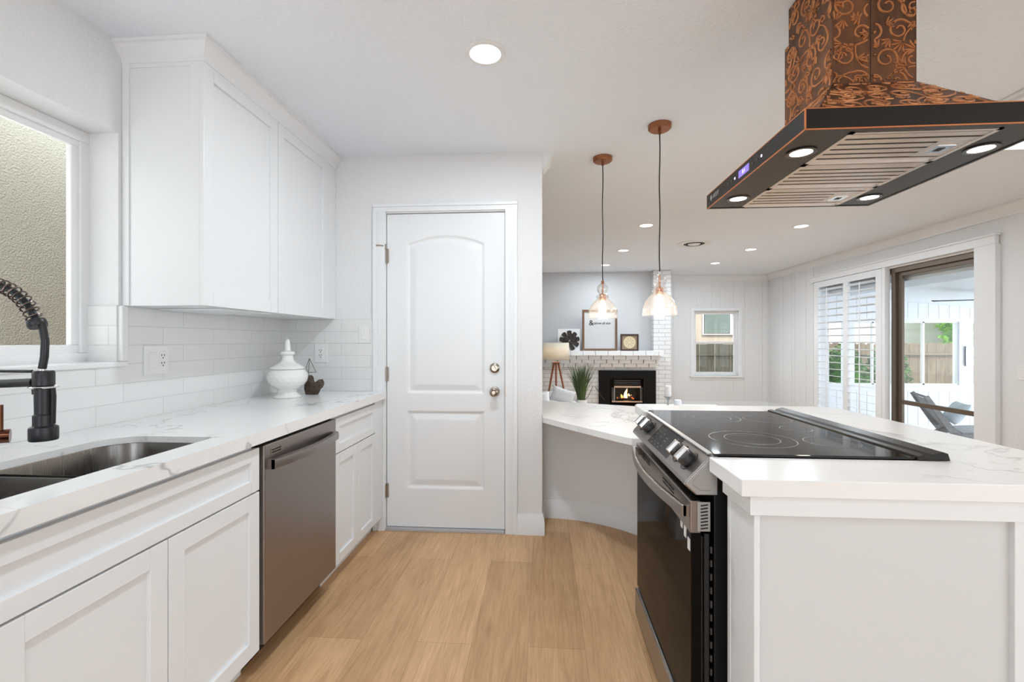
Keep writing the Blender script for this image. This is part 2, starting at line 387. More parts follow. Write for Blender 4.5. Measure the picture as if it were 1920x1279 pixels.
# door wall, opening for door
dx0, dx1, dz1 = -1.045, -.242, 2.09
f = MB(); f.box(LX, dx0, DY, DY+.13, 0, CEIL); f.box(dx1, -.012, DY, DY+.13, 0, CEIL); f.box(dx0, dx1, DY, DY+.13, dz1, CEIL); f.box(dx0, dx1, DY+.115, DY+.13, 0, dz1)
struct(f.build('wall_door', 'wall'))
# living room left wall
f = MB(); f.box(LX-.2, -1.3, -3.35, -3.2, 0, CEIL); f.box(-.3, 2.7, -3.35, -3.2, 0, CEIL); f.box(-1.3, -.3, -3.35, -3.2, 2.05, CEIL); struct(f.build('wall_rear', 'wall'))  # unseen rear wall, its openings shaped to steer light into the kitchen
struct(B(-2.75, -2.6, 3.05, BY, 0, CEIL).build('wall_living_left', 'wall'))
struct(B(-2.6, LX-.2, 2.92, 3.05, 0, CEIL).build('wall_corner', 'wall'))
# back wall with window opening and grooved boards
bwx0, bwx1, bwz0, bwz1 = 2.755, 3.56, .60, 1.80
f = MB()
for (a, b, c, d) in ((-2.6, bwx0, 0, CEIL), (bwx1, RX+.1, 0, CEIL), (bwx0, bwx1, 0, bwz0), (bwx0, bwx1, bwz1, CEIL)):
    f.box(a, b, BY, BY+.12, c, d)
def boards_x(mb, y, xa, xb, za, zb, hole, widths, th=.006, gap=.007):
    x = xa; i = 0
    while x < xb:
        w_ = widths[i % len(widths)]; i += 1; e = min(x+w_-gap, xb)
        if hole and x < hole[1] and e > hole[0]:
            segs = []
            if x < hole[0]: segs.append((x, hole[0], za, zb))
            if e > hole[1]: segs.append((hole[1], e, za, zb))
            m0, m1 = max(x, hole[0]), min(e, hole[1]); segs += [(m0, m1, za, hole[2]), (m0, m1, hole[3], zb)]
        else: segs = [(x, e, za, zb)]
        for s_ in segs:
            if s_[1]-s_[0] > .002: mb.box(s_[0], s_[1], y-th, y, s_[2], s_[3])
        x += w_
boards_x(f, BY, 2.2, RX, 0, 2.38, (bwx0, bwx1, bwz0, bwz1), (.20, .31, .10, .27, .15, .24))
struct(f.build('wall_back', 'wall'))
# right wall, sliding door opening Y 4.6..7.1, z 0..2.1
sy0, sy1, sz1 = 4.60, 7.10, 2.10
f = MB(); f.box(RX, RX+.14, -3.2, -2.7, 0, CEIL); f.box(RX, RX+.14, -2.7, -.2, 2.1, CEIL); f.box(RX, RX+.14, -.2, sy0, 0, CEIL); f.box(RX, RX+.14, sy1, BY+.12, 0, CEIL); f.box(RX, RX+.14, sy0, sy1, sz1, CEIL)  # the gap behind the camera is invented to light the base cabinets
y = sy1+.14
for w_ in (.20, .31, .10, .27, .15, .24, .2):
    if y+w_ > BY: break
    f.box(RX-.006, RX, y, y+w_-.007, 0, 2.38); y += w_
y = sy0-.26
for w_ in (.35, .31, .10, .27, .35, .24, .3, .2, .31, .1, .27, .35):
    if y-w_ > -.2: f.box(RX-.006, RX, y-w_+.007, y, 0, 2.38)
    y -= w_
struct(f.build('wall_right', 'wall'))

# crown mouldings
CR = [(0, 2.345), (.008, 2.345), (.012, 2.362), (.022, 2.372), (.034, 2.395), (.050, 2.412), (.060, 2.430), (.072, 2.434), (.072, CEIL), (0, CEIL)]
def crown(name, path): return struct(MB().sweep(path, CR).build(name, 'trim', smooth=True, autos=.5))
crown('trim_1', [(RX-.006, -3.2), (RX-.006, BY-.006), (-2.6, BY-.006)])
crown('trim_2', [(-.012, DY+.012), (-.012, DY+.13), (-2.6, DY+.13)][::-1] if False else [(-2.6, DY+.13), (-.012, DY+.13), (-.012, DY+.01)][::1] and [(-2.6, DY+.13), (-.012, DY+.13), (-.012, DY+.01)])
# baseboards
BBP = [(0, 0), (.016, 0), (.016, .085), (.012, .098), (.012, .108), (.006, .126), (.006, .132), (0, .132)]
def baseboard(name, path): return struct(MB().sweep(path, BBP).build(name, 'trim', smooth=True, autos=.4))
baseboard('baseboard_door_wall', [(-2.6, DY+.13), (-.012, DY+.13), (-.012, DY), (dx1+.07, DY)])
baseboard('baseboard_right', [(RX-.006, -.15), (RX-.006, sy0-.26)])
baseboard('baseboard_back', [(RX-.006, sy1+.1), (RX-.006, BY-.006), (2.16, BY-.006)])

# ------------------------------------------------------------------ kitchen window (window_1)
def ring_y(mb, xa, xb, y0, y1, z0, z1, t):   # frame lying in a YZ plane
    mb.box(xa, xb, y0, y1, z0, z0+t); mb.box(xa, xb, y0, y1, z1-t, z1); mb.box(xa, xb, y0, y0+t, z0+t, z1-t); mb.box(xa, xb, y1-t, y1, z0+t, z1-t)
f = MB(); ring_y(f, LX-.19, LX-.125, wy0, wy1+.01, wz0, wz1, .045)
w1 = struct(f.build('window_1', 'vinyl', bevel=.003))
f = MB(); ring_y(f, LX-.155, LX-.135, wy0+.045, wy1-.025, wz0+.040, wz1-.030, .038); f.build('window_sash', 'vinyl', w1, bevel=.003)
f = MB(); f.box(LX-.147, LX-.143, wy0+.08, wy1-.06, wz0+.075, wz1-.065); f.build('window_pane', 'pane', w1)
# tile backsplash
f = MB(); th = .009
f.box(LX, LX+th, wy1+.03, DY-th, .91, 1.384); f.box(LX, LX+th, -.3, wy1+.03, .91, wz0)
o = struct(f.build('wall_left_backsplash_tile', 'tile_y')); 
f = MB(); f.box(LX, -1.107, DY-th, DY, .91, 1.384); struct(f.build('wall_door_backsplash_tile', 'tile_x'))
f = MB(); f.box(LX-.125, LX, wy1-.008, wy1, wz0, 1.384); struct(f.build('wall_left_reveal_tile', 'tile_x'))
f = MB(); f.box(LX-.125, LX+.018, -.3, wy1+.03, wz0-.012, wz0+.010); f.box(LX-.003, LX+.018, wy1-.002, wy1+.030, wz0+.01, 1.384)
struct(f.build('trim_3', 'tile_lip', bevel=.006, seg=3))

# ------------------------------------------------------------------ door
def panel_depth(x, z):
    best = 0
    def sd_rect(cx, cz, hx, hz): 
        dx_ = abs(x-cx)-hx; dz_ = abs(z-cz)-hz
        return -max(dx_, dz_) if max(dx_, dz_) < 0 else -1
    # lower panel
    d = sd_rect(-.643, .5275, .255, .2525)
    # upper panel with arched top
    if d < 0:
        dxx = abs(x+.643)-.255
        top = 1.875 + .058*(1-((x+.643)/.255)**2) - z
        d = min(-dxx, top*.95, z-.898)
    if d <= 0: return 0
    if d < .012: return -.011*(d/.012)
    if d < .020: return -.011
    if d < .055: return -.011 + .010*((d-.020)/.035)
    return -.001
D0, D1 = -1.033, -.254
mb = MB(); nx, nz = 150, 400
xs = [D0+(D1-D0)*i/nx for i in range(nx+1)]; zs = [.02+(2.075-.02)*j/nz for j in range(nz+1)]
g = [[mb.bm.verts.new((x, DY+.018-panel_depth(x, z), z)) for z in zs] for x in xs]
for i in range(nx):
    for j in range(nz): mb.bm.faces.new((g[i][j], g[i+1][j], g[i+1][j+1], g[i][j+1]))
bk = [mb.bm.verts.new((x, DY+.06, z)) for x, z in ((D0, .02), (D1, .02), (D1, 2.075), (D0, 2.075))]
mb.bm.faces.new(bk)
def skirt(vs, a, b): mb.bm.faces.new(vs + [b, a])
skirt([g[i][0] for i in range(nx+1)], bk[0], bk[1]); skirt([g[nx][j] for j in range(nz+1)], bk[1], bk[2])
skirt([g[i][nz] for i in range(nx, -1, -1)], bk[2], bk[3]); skirt([g[0][j] for j in range(nz, -1, -1)], bk[3], bk[0])
door = struct(mb.build('door_1', 'trim', smooth=True, autos=.9), 'white two-panel door with an arched upper panel')
# casing
CS = .078
def casing_profile(mb, pts): pass
f = MB()
for xa, xb, zt in ((D0-.006-CS, D0-.006, 2.085+CS), (D1+.006, D1+.006+CS, 2.085+CS)):
    f.box(xa, xb, DY-.012, DY+.002, 0, 2.085)
    s_ = 1 if xa < -.6 else -1
    e0 = xa if s_ > 0 else xb-.022
    f.box(e0, e0+.022, DY-.019, DY-.012, 0, 2.085); f.box((xa+.034) if s_ > 0 else (xb-.048), (xa+.048) if s_ > 0 else (xb-.034), DY-.015, DY-.012, 0, 2.085)
f.box(D0-.006-CS, D1+.006+CS, DY-.012, DY+.002, 2.085, 2.085+CS*.62); f.box(D0-.006-CS, D1+.006+CS, DY-.019, DY-.012, 2.085+CS*.62-.018, 2.085+CS*.62)
f.box(D0-.03, D0-.004, DY, DY+.115, 0, 2.09); f.box(D1+.004, D1+.03, DY, DY+.115, 0, 2.09); f.box(D0-.03, D1+.03, DY, DY+.115, 2.078, 2.1)
struct(f.build('trim_4', 'trim', bevel=.002))
struct(B(D0, D1, DY-.012, DY+.1, 0, .017).build('trim_5', 'concrete_edge', bevel=.002), 'grey metal threshold under the white door')
for k, z in enumerate((1.80, 1.023, .257)):
    h = MB().cyl((D0-.004, DY+.006, z-.045), (D0-.004, DY+.006, z+.045), .0065); h.box(D0-.006, D0+.012, DY+.004, DY+.017, z-.045, z+.045)
    h.build('hinge', 'nickel', door, smooth=True)
l = MB(); l.cyl((D0-.004, DY-.006, 1.862), (D0-.06, DY-.022, 1.866), .004); l.cyl((D0-.004, DY-.004, 1.84), (D0-.004, DY-.004, 1.875), .006); l.build('hinge_stop', 'nickel', door, smooth=True)
kx = -.319
h = MB().lathe([(.030, 0), (.033, .004), (.031, .011), (.014, .013), (.012, .03), (.022, .040), (.028, .052), (.026, .064), (.016, .069), (.013, .067), (.011, .069), (.004, .069)], (kx, DY+.018, .913), (0, -1, 0), 32); h.build('door_knob', 'nickel', door, smooth=True)
h = MB().lathe([(.030, 0), (.033, .005), (.031, .012), (.022, .016), (.020, .014), (.003, .014)], (kx, DY+.018, 1.065), (0, -1, 0), 32); h.box(-.005, .005, -.016, .016, 0, .016, Matrix.Translation((kx, DY+.004, 1.065)) @ Matrix.Rotation(R(90), 4, 'X') @ Matrix.Rotation(R(35), 4, 'Z')); h.build('deadbolt', 'nickel', door, smooth=True)
B(D1+.006, D1+.012, DY-.014, DY+.004, .885, .94).build('strike_plate', 'nickel', door)

# ------------------------------------------------------------------ cabinets
def shaker(name, xf, s, y0, y1, z0, z1, parent, st=.057, label=None):
    """shaker front in a YZ plane; front face at xf, thickness goes towards -s"""
    xb = xf - s*.019; a, b = min(xf, xb), max(xf, xb); f = MB()
    f.box(a, b, y0, y0+st, z0, z1); f.box(a, b, y1-st, y1, z0, z1); f.box(a, b, y0+st, y1-st, z0, z0+st); f.box(a, b, y0+st, y1-st, z1-st, z1)
    p = xf - s*.011; f.box(min(p, xb), max(p, xb), y0+st-.004, y1-st+.004, z0+st-.004, z1-st+.004)
    return f.build(name, 'white', parent, bevel=.0016)
XF = -1.050
# upper cabinet
uc = thing('wall_cabinet', (-1.55, 2.33, 1.38), 'white two-door upper wall cabinet with crown moulding beside the kitchen window', 'cabinet')
f = MB(); f.box(LX+.002, -1.392, 1.748, 2.918, 1.384, 2.40); f.box(-1.43, -1.388, 1.744, 1.748, 1.384, 2.39); f.box(LX+.001, LX+.03, 1.742, 1.748, 1.384, 2.39); f.box(LX+.03, -1.43, 1.745, 1.748, 2.355, 2.39)
f.build('cabinet_body', 'white', uc, bevel=.0015)
shaker('door', -1.370, 1, 1.745, 2.258, 1.384, 2.372, uc); shaker('door', -1.370, 1, 2.262, 2.800, 1.384, 2.372, uc)
B(-1.392, -1.374, 2.805, 2.918, 1.384, 2.40).build('filler_strip', 'white', uc, bevel=.001)
CRC = [(0, 2.372), (.006, 2.372), (.010, 2.392), (.028, 2.412), (.040, 2.432), (.050, 2.436), (.050, 2.4495), (0, 2.4495)]
MB().sweep([(LX+.0, 1.748), (-1.374, 1.748), (-1.374, 2.918)][::-1], CRC and [(-0, z) if o == 0 else (o, z) for o, z in CRC]).build('crown_moulding', 'white', uc, smooth=True, autos=.4)
B(LX+.02, -1.40, 1.90, 2.25, 1.376, 1.383).build('under_panel', 'white', uc)
# base run: carcasses
def basecab(y0, y1, label):
    t = thing('base_cabinet', (-1.38, (y0+y1)/2, 0), label, 'cabinet', None)
    f = MB(); f.box(LX+.012, XF-.021, y0, y1, .092, .862); f.box(LX+.012, XF-.075, y0, y1, 0, .092)
    f.build('cabinet_body', 'white', t, bevel=.001); return t
# sink base: body built without a top where the bowls hang
sc1 = thing('base_cabinet', (-1.38, 1.0, 0), 'wide white sink base cabinet with a long false drawer front over two doors', 'cabinet')
f = MB(); f.box(LX+.012, XF-.021, -.30, 1.618, .092, .62); f.box(LX+.012, XF-.075, -.30, 1.618, 0, .092); f.box(XF-.055, XF-.021, -.30, 1.618, .62, .862); f.box(LX+.012, LX+.05, -.30, 1.618, .62, .862); f.box(LX+.012, XF-.021, 1.598, 1.618, .62, .862)
f.build('cabinet_body', 'white', sc1, bevel=.001)
shaker('false_drawer_front', XF, 1, .705, 1.614, .690, .846, sc1, .045)
shaker('door', XF, 1, 1.207, 1.614, .097, .684, sc1); shaker('door', XF, 1, .795, 1.203, .097, .684, sc1)
shaker('door', XF, 1, .385, .700, .097, .684, sc1) if False else None
B(XF-.019, XF, .30, .700, .690, .846).build('filler_panel', 'white', sc1, bevel=.001)
B(XF-.019, XF, .30, .791, .097, .684).build('filler_panel', 'white', sc1, bevel=.001)
bc = basecab(2.224, 2.905, 'white base cabinet with one drawer over two doors, between dishwasher and white door')
shaker('drawer', XF, 1, 2.228, 2.776, .668, .846, bc, .045)
shaker('door', XF, 1, 2.228, 2.500, .097, .662, bc, .05); shaker('door', XF, 1, 2.503, 2.776, .097, .662, bc, .05)
B(XF-.021, XF-.004, 2.780, 2.905, .092, .862).build('filler_strip', 'white', bc, bevel=.001)
# dishwasher
dw = thing('dishwasher', (-1.35, 1.92, 0), 'dark brushed steel dishwasher under the left counter', 'dishwasher')
B(LX+.1, XF-.02, 1.624, 2.218, .105, .858).build('tub_body', 'black', dw)
B(XF-.018, XF+.010, 1.628, 2.214, .105, .850).build('door_panel', 'dw', dw, bevel=.004)
B(XF-.09, XF-.075, 1.624, 2.218, .012, .10).build('toe_panel', 'black', dw)
hp = [(XF+.012+.036*math.sin(math.pi*min(1, max(0, t))**.9)*1 if 0 < t < 1 else XF+.012, 1.655+.535*t, .772) for t in [i/20 for i in range(21)]]
mb = MB(); rings = []
for i, p in enumerate(hp):
    x = XF+.030+.030*math.sin(math.pi*i/20); rings.append([(x-.010, p[1], .752), (x+.004, p[1], .756), (x+.007, p[1], .772), (x+.004, p[1], .790), (x-.010, p[1], .794)])
mb.loft(rings); mb.box(XF+.008, XF+.034, 1.655, 1.672, .754, .790); mb.box(XF+.008, XF+.034, 2.172, 2.190, .754, .790)
mb.build('door_handle', 'stainless', dw, smooth=True, autos=.5)
v = MB(); v.box(XF+.0095, XF+.0125, 1.668, 1.735, .806, .830); vo = v.build('vent', 'nickel', dw, bevel=.001)
v = MB(); v.box(XF+.012, XF+.0135, 1.672, 1.731, .810, .816); v.box(XF+.012, XF+.0135, 1.672, 1.731, .820, .826); v.build('vent_slot', 'dark', vo)

# ------------------------------------------------------------------ left countertop with sink cut-out
cx0, cx1, cy0, cy1 = LX+.009, XF+.022, -.30, DY-.010
sx0, sx1, sy_0, sy_1 = -1.475, -1.128, .66, 1.487
def rrect(x0, x1, y0, y1, rs, n=10):
    """rs: radii for (x0,y0),(x1,y0),(x1,y1),(x0,y1)"""
    pts = []
    for (cx, cy, r, a0) in ((x0+rs[0], y0+rs[0], rs[0], 180), (x1-rs[1], y0+rs[1], rs[1], 270), (x1-rs[2], y1-rs[2], rs[2], 0), (x0+rs[3], y1-rs[3], rs[3], 90)):
        for k in range(n+1):
            a = R(a0+90*k/n); pts.append((cx+r*math.cos(a), cy+r*math.sin(a)))
    return pts
def slab_with_hole(outer, hole, z0, z1):
    mb = MB(); bm = mb.bm
    def edges(pts, z):
        vs = [bm.verts.new((p[0], p[1], z)) for p in pts]; es = [bm.edges.new((vs[i], vs[(i+1) % len(vs)])) for i in range(len(vs))]; return vs, es
    tops = []
    for z in (z0, z1):
        v1, e1 = edges(outer, z); v2, e2 = edges(hole, z)
        bmesh.ops.triangle_fill(bm, use_beauty=True, use_dissolve=False, edges=e1+e2); tops.append((v1, v2))
    for k in range(2):
        a, b = tops[0][k], tops[1][k]; n = len(a)
        for i in range(n): bm.faces.new((a[i], a[(i+1) % n], b[(i+1) % n], b[i]))
    return mb
hole = rrect(sx0, sx1, sy_0, sy_1, (.11, .02, .02, .11))
ct = slab_with_hole([(cx0, cy0), (cx1, cy0), (cx1, cy1), (cx0, cy1)], hole, .889, .910).box(cx1-.03, cx1, cy0, cy1, .866, .889).build('countertop', 'quartz')
tag(ct, 'long white veined quartz countertop along the window wall, around the sink', 'countertop')
# sink: two bowls
sk = thing('sink', (-1.30, 1.07, .66), 'double bowl stainless undermount sink in the left counter', 'sink')
def bowl(y0, y1, name, rs):
    mb = MB(); rings = []
    for (ins, z) in ((0, .888), (.001, .885), (.006, .72), (.012, .70), (.03, .688), (.06, .684), (.13, .682)):
        r = [max(.004, q-ins*.8) for q in rs]; rings.append([(p[0], p[1], z) for p in rrect(sx0-.004+ins, sx1+.004-ins, y0+ins, y1-ins, r)])
    mb.loft(rings, True, False); bm = mb.bm; bm.verts.ensure_lookup_table()
    n = len(rings[0]); bm.faces.new([bm.verts[len(bm.verts)-n+i] for i in range(n)])
    return mb.build(name, 'sink', sk, smooth=True, autos=.9)
bowl(1.105, sy_1+.004, 'bowl', (.03, .02, .02, .11)); bowl(sy_0-.004, 1.085, 'bowl', (.11, .02, .02, .03))
f = MB(); f.box(sx0-.004, sx1+.004, 1.085, 1.105, .865, .884); f.build('bowl_divider', 'sink', sk, bevel=.004, seg=3)
f = MB(); f.lathe([(.045, .682), (.045, .685), (.038, .686), (.03, .683), (.002, .683)], (-1.30, 1.30, 0)); f.build('drain', 'chrome', sk, smooth=True)

# faucet
fc = thing('kitchen_faucet', (-1.60, 1.07, .91), 'matte black spring pull-down faucet with a copper handle at the sink', 'faucet')
f = MB(); f.lathe([(.032, 0), (.032, .006), (.022, .010), (.022, .235), (.018, .24)], (-1.60, 1.07, .91)); f.build('base_column', 'matte_black', fc, smooth=True)
# handle barrel toward +x +y
f = MB(); f.cyl((-1.60, 1.085, .977), (-1.500, 1.180, .973), .0195, 24); f.build('handle_barrel', 'brown_bronze', fc, smooth=True)
f = MB(); f.cyl((-1.512, 1.166, .985), (-1.512, 1.166, 1.062), .006, 12); f.build('handle_lever', 'brown_bronze', fc, smooth=True)
hx, hy = -1.268, 1.07
f = MB(); f.tube([(-1.60, 1.07, 1.118), (-1.45, 1.07, 1.128), (-1.295, 1.07, 1.135)], .011, 14); f.tube([(hx-.02, hy, 1.13), (hx-.018, hy, 1.105)], .010); f.build('dock_arm', 'matte_black', fc, smooth=True)
f = MB(); f.tube([(-1.60, 1.07, 1.163), (-1.30, 1.07, 1.163)], .004, 10); f.build('support_rod', 'matte_black', fc, smooth=True)
arc = []
acx, acr = -1.437, .158
for i in range(61):
    a = math.pi*(1-i/60.0*.88); arc.append(Vector((acx+acr*math.cos(a), 1.07, 1.235+acr*math.sin(a)*.98)))
pre = [Vector((-1.595, 1.07, 1.14+.095*k/8)) for k in range(8)]
hosep = pre+arc
f = MB(); f.tube(hosep+[Vector((hx-.005, hy, 1.285)), Vector((hx+.004, hy, 1.24)), Vector((hx+.002, hy, 1.20)), Vector((hx-.004, hy, 1.17))], .0085, 12); f.build('hose', 'matte_black', fc, smooth=True)
# coil
def coil_pts(path, r, pitch, n=14):
    out = []; L = 0; last = path[0]; up = Vector((0, 1, 0))
    segs = [(path[i+1]-path[i]).length for i in range(len(path)-1)]; tot = sum(segs); m_ = int(tot/pitch*n)
    for k in range(m_+1):
        s_ = tot*k/m_; i = 0
        while i < len(segs)-1 and s_ > segs[i]: s_ -= segs[i]; i += 1
        p = path[i].lerp(path[i+1], min(1, s_/segs[i])); d = (path[i+1]-path[i]).normalized(); b = d.cross(up)
        a = 2*math.pi*k/n; out.append(p + up*r*math.cos(a) + b*r*math.sin(a))
    return out
f = MB(); f.tube(coil_pts(hosep, .0165, .0165), .0022, 6); f.build('spring_coil', 'coil', fc, smooth=True)
e = hosep[-1]; d = (hosep[-1]-hosep[-3]).normalized()
f = MB(); f.lathe([(.0, 0), (.019, 0), (.020, .004), (.020, .014), (.018, .018), (.0, .018)], e-Vector((0, 0, .0)), d, 28); f.build('spring_collar', 'matte_black', fc, smooth=True)
f = MB(); f.lathe([(.008, .252), (.0095, .252), (.0095, .258), (.008, .258)], (hx-.003, hy, .91)); f.build('hose_ferrule', 'chrome', fc, smooth=True)
f = MB(); f.lathe([(.003, 1.165), (.019, 1.165), (.0215, 1.16), (.0215, 1.128), (.0185, 1.126), (.0175, 1.055), (.021, 1.052), (.021, 1.026), (.0275, 1.022), (.0285, 1.018), (.0285, .992), (.027, .988), (.003, .988)], (hx, hy, 0), (0, 0, 1), 32); sh = f.build('spray_head', 'matte_black', fc, smooth=True, autos=.5)
f = MB(); f.tube([(hx+.019, hy+.004, 1.126), (hx+.022, hy+.004, 1.10), (hx+.020, hy+.004, 1.03)], .006, 10); f.build('spray_button', 'black', sh, smooth=True)
f = MB(); f.tube([(hx+.026*math.cos(a), hy+.026*math.sin(a), 1.123) for a in [2*math.pi*i/24 for i in range(25)]], .0028, 8); f.build('dock_ring', 'chrome', fc, smooth=True)

# ------------------------------------------------------------------ outlets and switches
def plate_y(name, y0, y1, z0, z1, label, cat):    # on left wall tile
    t = thing(name, (LX+th, (y0+y1)/2, z0), label, cat); B(LX+th, LX+th+.006, y0, y1, z0, z1).build('cover_plate', 'plastic', t, bevel=.002, seg=3); return t
t = plate_y('wall_outlet', 1.832, 1.955, 1.092, 1.220, 'white double plate with rocker switch and outlet on tiles right of kitchen window', 'outlet')
B(LX+th+.005, LX+th+.011, 1.855, 1.889, 1.122, 1.190).build('rocker_switch', 'plastic', t, bevel=.002)
q = B(LX+th+.005, LX+th+.008, 1.908, 1.942, 1.120, 1.192).build('receptacle', 'plastic', t, bevel=.001)
f = MB()
for z in (1.172, 1.138):
    for dy in (-.007, .007): f.box(LX+th+.0075, LX+th+.0088, 1.925+dy-.0014, 1.925+dy+.0014, z, z+.009)
    f.box(LX+th+.0075, LX+th+.0088, 1.9225, 1.9275, z-.010, z-.005)
f.build('outlet_slot', 'dark', q)
t = thing('wall_outlet', (-1.468, DY-th, 1.10), 'white outlet on the tiles behind the ceramic jar', 'outlet')
B(-1.512, -1.425, DY-th-.006, DY-th, 1.098, 1.222).build('cover_plate', 'plastic', t, bevel=.002, seg=3)
q = B(-1.485, -1.452, DY-th-.009, DY-th-.005, 1.124, 1.196).build('receptacle', 'plastic', t, bevel=.001)
f = MB()
for z in (1.176, 1.142):
    for dx in (-.007, .007): f.box(-1.4685+dx-.0015, -1.4685+dx+.0015, DY-th-.0098, DY-th-.0085, z, z+.009)
    f.box(-1.471, -1.466, DY-th-.0098, DY-th-.0085, z-.011, z-.005)
f.build('outlet_slot', 'dark', q)
t = thing('light_switch', (-1.177, DY-th, 1.226), 'white single rocker light switch beside the white door casing', 'switch')
B(-1.213, -1.141, DY-th-.006, DY-th, 1.226, 1.340).build('cover_plate', 'plastic', t, bevel=.002, seg=3)
B(-1.194, -1.160, DY-th-.011, DY-th-.005, 1.249, 1.317).build('rocker_switch', 'plastic', t, bevel=.002)
t = thing('light_switch', (RX-.006, 4.19, .91), 'white switch plate on the right wall at the frame edge', 'switch')
B(RX-.013, RX-.006, 4.12, 4.235, .905, 1.03).build('cover_plate', 'plastic', t, bevel=.002)
B(RX-.018, RX-.012, 4.15, 4.20, .93, 1.0).build('rocker_switch', 'plastic', t, bevel=.002)

# ------------------------------------------------------------------ ceramic jar, bark ornament
jx, jy = -1.503, 2.575
jar = thing('ceramic_jar', (jx, jy, .91), 'white glazed ceramic jar with a tall pointed lid and embossed bowl', 'jar')
prof = [(.002, 0), (.076, 0), (.080, .004), (.074, .010), (.058, .022), (.052, .032), (.053, .046), (.068, .056), (.092, .075), (.106, .098), (.110, .122), (.104, .146), (.090, .163), (.084, .165)]
def shell_bump(mb): 
    for v_ in mb.bm.verts:
        if .945 < v_.co.z < 1.06 and abs(v_.co.x-jx) + abs(v_.co.y-jy) > .05:
            a = math.atan2(v_.co.y-jy, v_.co.x-jx); zz = (v_.co.z-.91)/.04
            k = 1 + .022*abs(math.sin(a*9+zz*3.1416))*abs(math.cos(a*9-zz*3.1416)); v_.co.x = jx+(v_.co.x-jx)*k; v_.co.y = jy+(v_.co.y-jy)*k
def fine(prof, n=4):
    out = []
    for (r0, z0), (r1, z1) in zip(prof, prof[1:]):
        for k in range(n): out.append((r0+(r1-r0)*k/n, z0+(z1-z0)*k/n))
    return out+[prof[-1]]
mb = MB().lathe(fine(prof), (jx, jy, .91), (0, 0, 1), 144); shell_bump(mb); mb.build('jar_bowl', 'glazed', jar, smooth=True, autos=1.2)
lid = [(.002, .160), (.090, .166), (.094, .170), (.090, .178), (.070, .190), (.045, .205), (.034, .218), (.030, .240), (.030, .246), (.037, .250), (.040, .258), (.037, .267), (.026, .271), (.0175, .274), (.0165, .29), (.013, .325), (.008, .340), (.002, .342)]
MB().lathe([(r, z) for r, z in lid], (jx, jy, .91), (0, 0, 1), 48).build('jar_lid', 'glazed', jar, smooth=True, autos=.7)
bo = thing('driftwood_sailboat', (-1.42, 2.70, .91), 'small brown bark boat with clear wire sails beside the ceramic jar', 'ornament')
hull = [(-.058, .0), (.020, .0), (.032, .018), (.040, .034), (.060, .046), (.070, .064), (.070, .080), (.058, .096), (.046, .088), (.032, .078), (.010, .074), (-.012, .076), (-.024, .086), (-.030, .110), (-.038, .118), (-.046, .104), (-.058, .098), (-.068, .070), (-.070, .030)]
dxh = Vector((.93, -.36, 0)); dyh = Vector((.36, .93, 0)); oh = Vector((-1.415, 2.715, .91))
mb = MB(); rings = []
for tt, sc_ in ((-.020, .9), (-.014, 1), (.014, 1), (.020, .9)):
    rings.append([oh + dxh*(p[0]*sc_) + dyh*tt + Vector((0, 0, (p[1]-.05)*sc_+.05 if sc_ < 1 else p[1])) for p in hull])
mb.loft(rings); mb.build('bark_hull', 'bark', bo)
def bp(u, z, t=0): return oh + dxh*u + dyh*t + Vector((0, 0, z))
mb = MB()
pts = dict(top=bp(-.040, .222), l=bp(-.070, .160), m=bp(-.048, .134, .0), r=bp(.018, .138), b=bp(-.040, .10))
for a, b in (('top', 'l'), ('top', 'm'), ('top', 'r'), ('m', 'r'), ('l', 'm'), ('m', 'b')): mb.cyl(pts[a], pts[b], .0016, 8)
mb.build('sail_wire', 'wire', bo)
mb = MB()
for tri in (('top', 'm', 'r'), ('top', 'l', 'm')):
    n = (pts[tri[1]]-pts[tri[0]]).cross(pts[tri[2]]-pts[tri[0]]).normalized()*.0008
    mb.loft([[pts[k]-n for k in tri], [pts[k]+n for k in tri]])
mb.build('sail_glass', 'clear', bo)

# ------------------------------------------------------------------ island
ISL = .92
isl = thing('kitchen_island', (.78, 1.7, 0), 'white panelled island base that holds the range', 'island')
def ibox(name, *a, m='white', bv=.0015): return B(*a).build(name, m, isl, bevel=bv)
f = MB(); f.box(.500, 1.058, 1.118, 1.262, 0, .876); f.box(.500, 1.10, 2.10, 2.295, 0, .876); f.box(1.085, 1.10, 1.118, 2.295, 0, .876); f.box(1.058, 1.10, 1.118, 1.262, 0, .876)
f.build('panel', 'island_shaded_white', isl)
f = MB(); f.box(.492, .5, 1.245, 1.262, 0, .835); f.box(.494, .506, 1.11, 1.245, 0, .835); f.box(.494, .506, 1.110, 1.118, 0, .835)
f.build('side_stile', 'white', isl, bevel=.001)
for xa, xb in ((.492, .506), (1.062, 1.104)): ibox('corner_trim', xa, xb, 1.106, 1.120, 0, .835)
f = MB(); f.box(.480, 1.112, 1.098, 1.118, .833, .8795); f.box(.480, .50, 1.118, 1.264, .833, .8795); f.box(1.10, 1.112, 1.118, 2.3, .833, .8795); f.box(.48, .5, 2.1, 2.3, .833, .8795); f.box(.48, 1.112, 2.295, 2.31, .833, .8795)
f.build('frieze_rail', 'white', isl, bevel=.001)
# countertop of island (U around the range)
oy0, oy1 = 1.292, 2.098
outer = [(.455, 1.085), (1.40, 1.085), (1.40, 2.26), (1.34, 2.322), (.455, 2.322), (.455, oy1), (1.075, oy1), (1.075, oy0), (.455, oy0)]
ci = MB().prism(outer, 'z', .880, .920).build('countertop', 'quartz', bevel=.0025)
tag(ci, 'white veined quartz island countertop wrapped around the cooktop', 'countertop')

